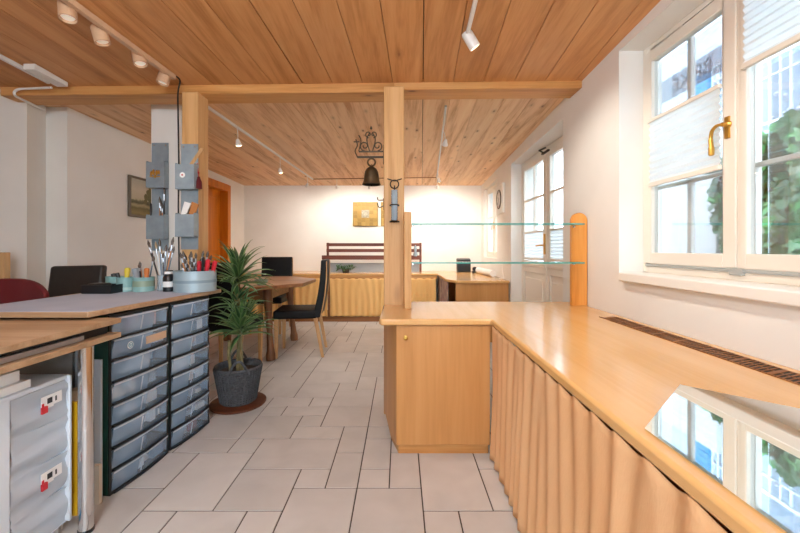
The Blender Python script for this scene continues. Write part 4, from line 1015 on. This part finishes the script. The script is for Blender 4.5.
# rack on the rear counter
rk = thing('slatted_rack', (-.43,6.0,RZ), 'dark brown slatted wooden rack standing on the rear counter', 'rack')
for x in (-1.19,.315): MB().box(x,x+.035,5.98,6.015,RZ,1.215).build('post', M['rack'], rk, bev=.003)
for z,h,x0 in ((1.158,.05,-1.19),(1.062,.052,-1.19),(.94,.07,-1.265)): MB().box(x0,.35,5.965 if h>.04 else 5.985,6.01,z,z+h).build('slat', M['rack'], rk, bev=.003)
MB().box(-1.15,.31,6.02,6.04,RZ,.885).build('back_board', M['grey_board'], rk)
MB().box(-1.15,.31,6.0,6.045,.885,.905).build('pale_ledge', M['white'], rk)
sp_ = thing('small_plant', (-.88,5.86,RZ), 'small dark green pot plant lying on the rear counter below the rack', 'plant')
MB().lathe([(0,0),(.05,0),(.065,.06),(.058,.06),(0,.05)],(-.86,5.86,RZ),20).build('pot', mat('dark_pot','#3a3330',.6), sp_)
mb = MB(); r5 = random.Random(6)
for k in range(60): leafblade(mb,(-.86+r5.uniform(-.14,.12),5.86+r5.uniform(-.05,.05),RZ+r5.uniform(.05,.10)),r5.uniform(0,6.3),r5.uniform(-.2,1.2),r5.uniform(.05,.10),.014,1.4,0,r5)
T(mb.build('foliage', [M['leaf2'],M['leaf2']], sp_, solid=.001), kind='stuff')
fg = thing('grey_figurine', (.25,5.985,.996), 'small grey figurine on the right end of the slatted rack', 'figurine')
MB().lathe([(0,0),(.035,0),(.04,.03),(.028,.07),(.032,.11),(.02,.15),(.026,.175),(.015,.20),(0,.205)],(.25,5.988,.996),16).build('figure', M['steel'], fg)
# boxes on the side counter
tm = thing('card_terminal', (1.02,5.98,RZ), 'black desk screen box standing on the far beech counter', 'terminal')
MB().hexa([(.92,5.94),(1.14,5.94),(1.14,6.04),(.92,6.04)],RZ+.002,[RZ+.20]*2+[RZ+.225]*2).build('housing', M['black'], tm, bev=.006)
MB().box(.935,1.125,5.937,5.941,RZ+.11,RZ+.18).build('screen', M['switch'], tm)
tl = thing('tape_dispenser', (1.20,5.85,RZ), 'small black desk gadget right of the black screen box', 'gadget')
MB().box(1.14,1.26,5.8,5.87,RZ,RZ+.03).lathe([(0,-.02),(.035,-.02),(.035,.02),(0,.02)],(1.18,5.835,RZ+.06),16,Rx(PI/2)).lathe([(0,-.02),(.025,-.02),(.025,.02),(0,.02)],(1.235,5.835,RZ+.05),16,Rx(PI/2)).build('gadget_body', M['black'], tl, bev=.003)
wr = thing('paper_roll', (1.25,5.3,RZ), 'white paper roll lying along the far window wall on the side counter', 'roll')
MB().tube([(1.22,5.75,RZ+.047),(1.25,4.95,RZ+.047)],.045,18).build('roll_body', M['paper'], wr)
T(MB().tube(spline([(1.325,4.75,1.0),(1.318,4.75,.93),(1.31,4.72,.85),(1.30,4.66,.80),(1.29,4.60,.75),(1.24,4.62,.742)],6),.004,6).build('wall_cable', M['lampwhite']), 'thin pale cable hanging down the wall onto the side counter', 'cable')

# wall clock and gilded panels
cl = thing('wall_clock', (1.325,4.86,1.57), 'square white wall clock with a dark ring between far window and glazed door', 'clock')
def on_wall(y): return xr(y)
MB().hexa([(xr(4.66)-.028,4.66),(xr(5.05)-.028,5.05),(xr(5.05)-.001,5.05),(xr(4.66)-.001,4.66)],1.575,1.955).build('clock_case', M['white'], cl, bev=.006)
CM = Rz(math.atan(-.0417))@Ry(-PI/2)
c0 = Vector((xr(4.855)-.029,4.855,1.765))
MB().ring(c0,.118,.009,CM,36).build('dark_ring', M['iron'], cl)
MB().lathe([(0,0),(.11,0),(.11,.003),(0,.003)],c0,32,CM).build('dial', M['paper'], cl)
hn = MB()
for k in range(12):
    a = PI*k/6; hn.obox(c0+CM@Vector((.095*math.cos(a),.095*math.sin(a),.004)),(.016,.004,.002),CM@Rz(a))
for a,l in ((1.0,.055),(2.6,.08)): hn.obox(c0+CM@Vector((l/2*math.cos(a),l/2*math.sin(a),.006)),(l,.006,.002),CM@Rz(a))
hn.build('hand', M['black'], cl)
def gilded(x0,x1,label):
    r = thing('gilded_panel', ((x0+x1)/2,6.29,1.5), label, 'picture', 'gilded relief panels on the back wall')
    MB().box(x0,x1,6.27,6.2998,1.50,1.91).build('panel_board', M['gold'], r, bev=.004)
    w = (x1-x0); mb = MB(); rr = random.Random(int(x0*100))
    for i in range(6):
        for j in range(6):
            if 2 <= i <= 3 and 2 <= j <= 3: continue
            mb.box(x0+.012+i*(w-.02)/6,x0+.008+(i+1)*(w-.02)/6,6.27-rr.uniform(.002,.012),6.27,1.512+j*.0645,1.512+j*.0645+.058)
    mb.build('relief_block', island_colours('relief%d'%int(x0*100),['#a88542','#9c7b3b','#b08e4a','#927338'],.45,.3), r)
    MB().box((x0+x1)/2-.065,(x0+x1)/2+.065,6.258,6.27,1.645,1.775).lathe([(0,0),(.05,0),(.04,.012),(0,.016)],((x0+x1)/2,6.258,1.71),16,Rx(PI/2)).build('silver_centre', M['silver'], r)
gilded(-.80,-.375,'gilded square relief panel with silver centre on the back wall, left of the middle post')
gilded(-.325,.06,'gilded relief panel mostly hidden behind the middle post')

# ------------------------------------------------------------------ track lights
def track(name, pts, w, h, m, label):
    pts = [Vector(p) for p in pts]; mb = MB()
    for a,b_ in zip(pts,pts[1:]):
        d = (b_-a); L = d.length; d.normalize(); s = d.cross(Vector((0,0,1))).normalized(); u = s.cross(d)
        R = Matrix((d,s,u)).transposed(); mb.obox((a+b_)/2,(L+w*.5,w,h),R)
    return T(mb.build(name, m, bev=.002), label, 'track')
def aim(o, dv): o.rotation_euler = Vector(dv).to_track_quat('-Z','Y').to_euler()
def spot(pos, top, dv, r, L, m, label, energy, glow, kind='cylinder', size=80):
    """lamp head at pos (centre of its mouth end), stem up to top, shining along dv"""
    pos = Vector(pos); dv = Vector(dv).normalized(); q = dv.to_track_quat('Z','Y').to_matrix()
    t = thing('spotlight', tuple(top), label, 'spotlight', 'spotlights on the ceiling tracks')
    if kind == 'cylinder': prof = [(0,-L*.5),(r*.85,-L*.5),(r,-L*.4),(r,L*.5),(r*.88,L*.5),(r*.8,L*.36),(0,L*.36)]
    else: prof = [(0,-L*.5),(r*.4,-L*.5),(r*.55,-L*.2),(r,L*.5),(r*.92,L*.5),(r*.5,-L*.1),(0,-L*.1)]
    MB().lathe(prof,pos,20,q).build('lamp_head', m, t)
    MB().lathe([(0,L*.37),(r*.78,L*.37),(r*.7,L*.41),(0,L*.44)] if kind == 'cylinder' else [(0,L*.30),(r*.72,L*.34),(r*.72,L*.5),(r*.5,L*.62),(0,L*.68)],pos,18,q).build('bulb', glow, t)
    back = pos-dv*L*.3
    MB().tube(spline([top,(Vector(top)+back)/2+Vector((.004,0,.004)),back],4),.005 if kind=='cylinder' else .0035,8).build('stem', m, t)
    ld = bpy.data.lights.new('spot_lamp','SPOT'); ld.energy = energy; ld.spot_size = math.radians(size); ld.spot_blend = .7; ld.color = (1,.94,.85); ld.shadow_soft_size = .03
    lo = bpy.data.objects.new('spot_lamp', ld); COL.objects.link(lo); lo.location = pos+dv*(L*.55)-Vector(top); lo.parent = t; aim(lo, dv)
    return t
SPN,SPF = 4,31      # lamp power near / far
track('ceiling_track', [(-1.63,.9,ceil_z(.9)-.018),(-1.487,2.42,ceil_z(2.42)-.018)], .03,.03, M['beige'], 'beige spotlight track on the ceiling at upper left')
for (x,y,z),dv,lab in (((-1.595,1.77,2.255),(.15,-.1,-1),'beige cylinder spotlight nearest the camera on the left ceiling track'),((-1.575,1.94,2.238),(.25,.1,-1),'second beige spotlight from the camera on the left ceiling track'),
                   ((-1.54,2.18,2.242),(.25,-.1,-1),'third beige spotlight from the camera on the left ceiling track'),((-1.525,2.385,2.222),(-.2,-.15,-1),'beige spotlight at the beam end of the left ceiling track')):
    tx = -1.63+(y-.9)*.094
    spot((x,y,z),(tx,y,ceil_z(y)-.033),dv,.036,.085,M['beige'],lab,SPN,M['glow_dim'],size=95)
track('ceiling_track', [(.335,1.0,ceil_z(1.0)-.012),(.362,1.99,ceil_z(1.99)-.012)], .02,.018, M['lampwhite'], 'thin white spotlight track on the ceiling above the middle of the room')
spot((.382,2.0,2.247),(.362,1.97,ceil_z(1.97)-.022),(.55,.15,-.8),.030,.095,M['lampwhite'],'white spotlight alone near the middle of the front ceiling',26,M['glow'],size=100)
spot((.30,1.1,2.25),(.338,1.1,ceil_z(1.1)-.022),(.5,.2,-.9),.030,.095,M['lampwhite'],'added unseen white spotlight on the thin track just above the camera',26,M['glow'],size=110)  # extra lamp added out of view to light the right wall
trz = lambda y: ceil_z(y)-.03
track('ceiling_track', [(-1.50,2.86,trz(2.86)),(-1.33,5.62,trz(5.62))], .022,.018, M['lampwhite'], 'white cable track on the left of the rear ceiling')
track('ceiling_track', [(-1.33,5.62,trz(5.62)),(.55,5.50,trz(5.5))], .014,.012, M['plinth'], 'dark cross track along the far end of the rear ceiling')
track('ceiling_track', [(.55,5.50,trz(5.5)),(.355,2.86,trz(2.86))], .016,.014, M['silverrail'], 'grey cable track on the right of the rear ceiling')
for (x,y,z),dv,lab in (((-1.46,3.33,2.075),(.1,.3,-1),'white reflector spotlight nearest on the left rear track'),((-1.405,4.33,2.035),(.1,.3,-1),'white reflector spotlight in the middle of the left rear track'),
    ((-1.345,5.35,2.04),(-.3,.5,-.7),'white reflector spotlight at the far corner of the left rear track'),((-.96,5.60,2.06),(0,.7,-.7),'small spotlight left on the far cross track'),((-.46,5.57,2.06),(0,.7,-.7),'small spotlight on the cross track above the gilded panels'),
    ((.415,3.38,2.09),(-.1,.8,-.8),'spotlight nearest on the right rear track'),((.53,5.05,2.06),(.2,.5,-.9),'spotlight second from far end of the right rear track'),((.545,5.42,2.03),(.1,.7,-.7),'spotlight at the far end of the right rear track')):
    tx = (-1.50+(y-2.86)*.0616) if x < -1.2 else ((.355+(y-2.86)*.0739) if x > .3 else x)
    ty = y if (x<-1.2 or x>.3) else 5.62-(x+1.33)*.064
    spot((x,y,z),(tx,ty,trz(y)-.008),dv,.030,.055,M['lampwhite'],lab,SPF*(2.2 if x > 0 else 1),M['glow'],'cone',135)
fl = thing('fluorescent_fitting', (-2.36,2.0,2.2), 'white strip lamp rail with end box on the ceiling at upper left', 'lamp')
def cz(y): return ceil_z(y)
MB().hexa([(-2.39,.9),(-2.368,.9),(-2.368,2.5),(-2.39,2.5)],[cz(.9)-.025,cz(.9)-.025,cz(2.5)-.025,cz(2.5)-.025],[cz(.9),cz(.9),cz(2.5),cz(2.5)]).build('rail', M['lampwhite'], fl, bev=.003)
MB().hexa([(-2.35,2.30),(-2.275,2.30),(-2.275,2.53),(-2.35,2.53)],[cz(2.3)-.032,cz(2.3)-.032,cz(2.5)-.032,cz(2.5)-.032],[cz(2.2),cz(2.2),cz(2.5),cz(2.5)]).build('end_box', M['lampwhite'], fl, bev=.004)
cd = spline([(-2.38,2.52,2.215),(-2.55,2.55,2.222),(-2.64,2.56,2.222),(-2.68,2.565,2.205),(-2.69,2.58,2.186),(-2.70,2.62,2.183),(-2.72,2.74,2.183),(-2.755,2.86,2.19)],6)
T(MB().tube(cd,.008,8).build('white_conduit', M['lampwhite']), 'thin white conduit bending under the beam at upper left', 'conduit')

# ------------------------------------------------------------------ light
wd = bpy.data.worlds.new('sky'); SC.world = wd; wd.use_nodes = True
bg = wd.node_tree.nodes['Background']; bg.inputs['Color'].default_value = (.80,.91,1,1); bg.inputs['Strength'].default_value = 7.5
sd = bpy.data.lights.new('sun','SUN'); sd.energy = 3; sd.angle = .02; sd.color = (1,.96,.9); so = bpy.data.objects.new('sun', sd); COL.objects.link(so); so.location = (0,0,8); aim(so, (.55,-.08,-.83))
def portal(loc, rot, sx, sy):
    ld = bpy.data.lights.new('daylight_portal','AREA'); ld.shape = 'RECTANGLE'; ld.size = sx; ld.size_y = sy; ld.cycles.is_portal = True
    o = bpy.data.objects.new('daylight_portal', ld); COL.objects.link(o); o.location = loc; o.rotation_euler = rot
portal((1.57,1.5,1.6),(0,PI/2,0),1.4,1.4)
portal((1.57,3.58,1.05),(0,PI/2,0),2.1,1.5)
portal((1.66,5.57,1.5),(0,PI/2,0),1.1,.95)
portal((0,-1.62,1.38),(PI/2,0,PI),2.0,1.65)
def added_fill_lamp(x,y,e,label,r=.19):  # lamp added out of view to brighten the room
    z = ceil_z(y); t = thing('added_fill_lamp',(x,y,z-.1),label,'lamp')
    MB().lathe([(0,-.10),(r*.8,-.09),(r,-.05),(r,-.015),(r*.9,0),(0,0)],(x,y,z),32).build('shade', emit('fill_glow','#ffe8cc',3.0), t)
    ld = bpy.data.lights.new('fill_light','POINT'); ld.energy = e; ld.color = (.93,.96,1); ld.shadow_soft_size = r
    lo = bpy.data.objects.new('fill_light', ld); COL.objects.link(lo); lo.parent = t; lo.location = (0,0,-.25)
added_fill_lamp(-.7,.1,48,'added round fill lamp on the unseen ceiling behind the camera')

# ------------------------------------------------------------------ camera
cam = bpy.data.cameras.new('camera'); co = bpy.data.objects.new('camera', cam); COL.objects.link(co); SC.camera = co
co.location = (0,0,1.113); co.rotation_euler = (PI/2,0,0)
cam.sensor_width = 36; cam.lens = 36*369/800; cam.shift_y = -17.5/800; cam.clip_start = .02
vs = SC.view_settings; vs.view_transform = 'Standard'; vs.look = 'None'; vs.gamma = 1; vs.use_curve_mapping = False; vs.exposure = 0.3
SC.cycles.max_bounces = 10; SC.cycles.diffuse_bounces = 6; SC.cycles.glossy_bounces = 5; SC.cycles.transparent_max_bounces = 24; SC.cycles.sample_clamp_indirect = 6
SC.cycles.use_denoising = True
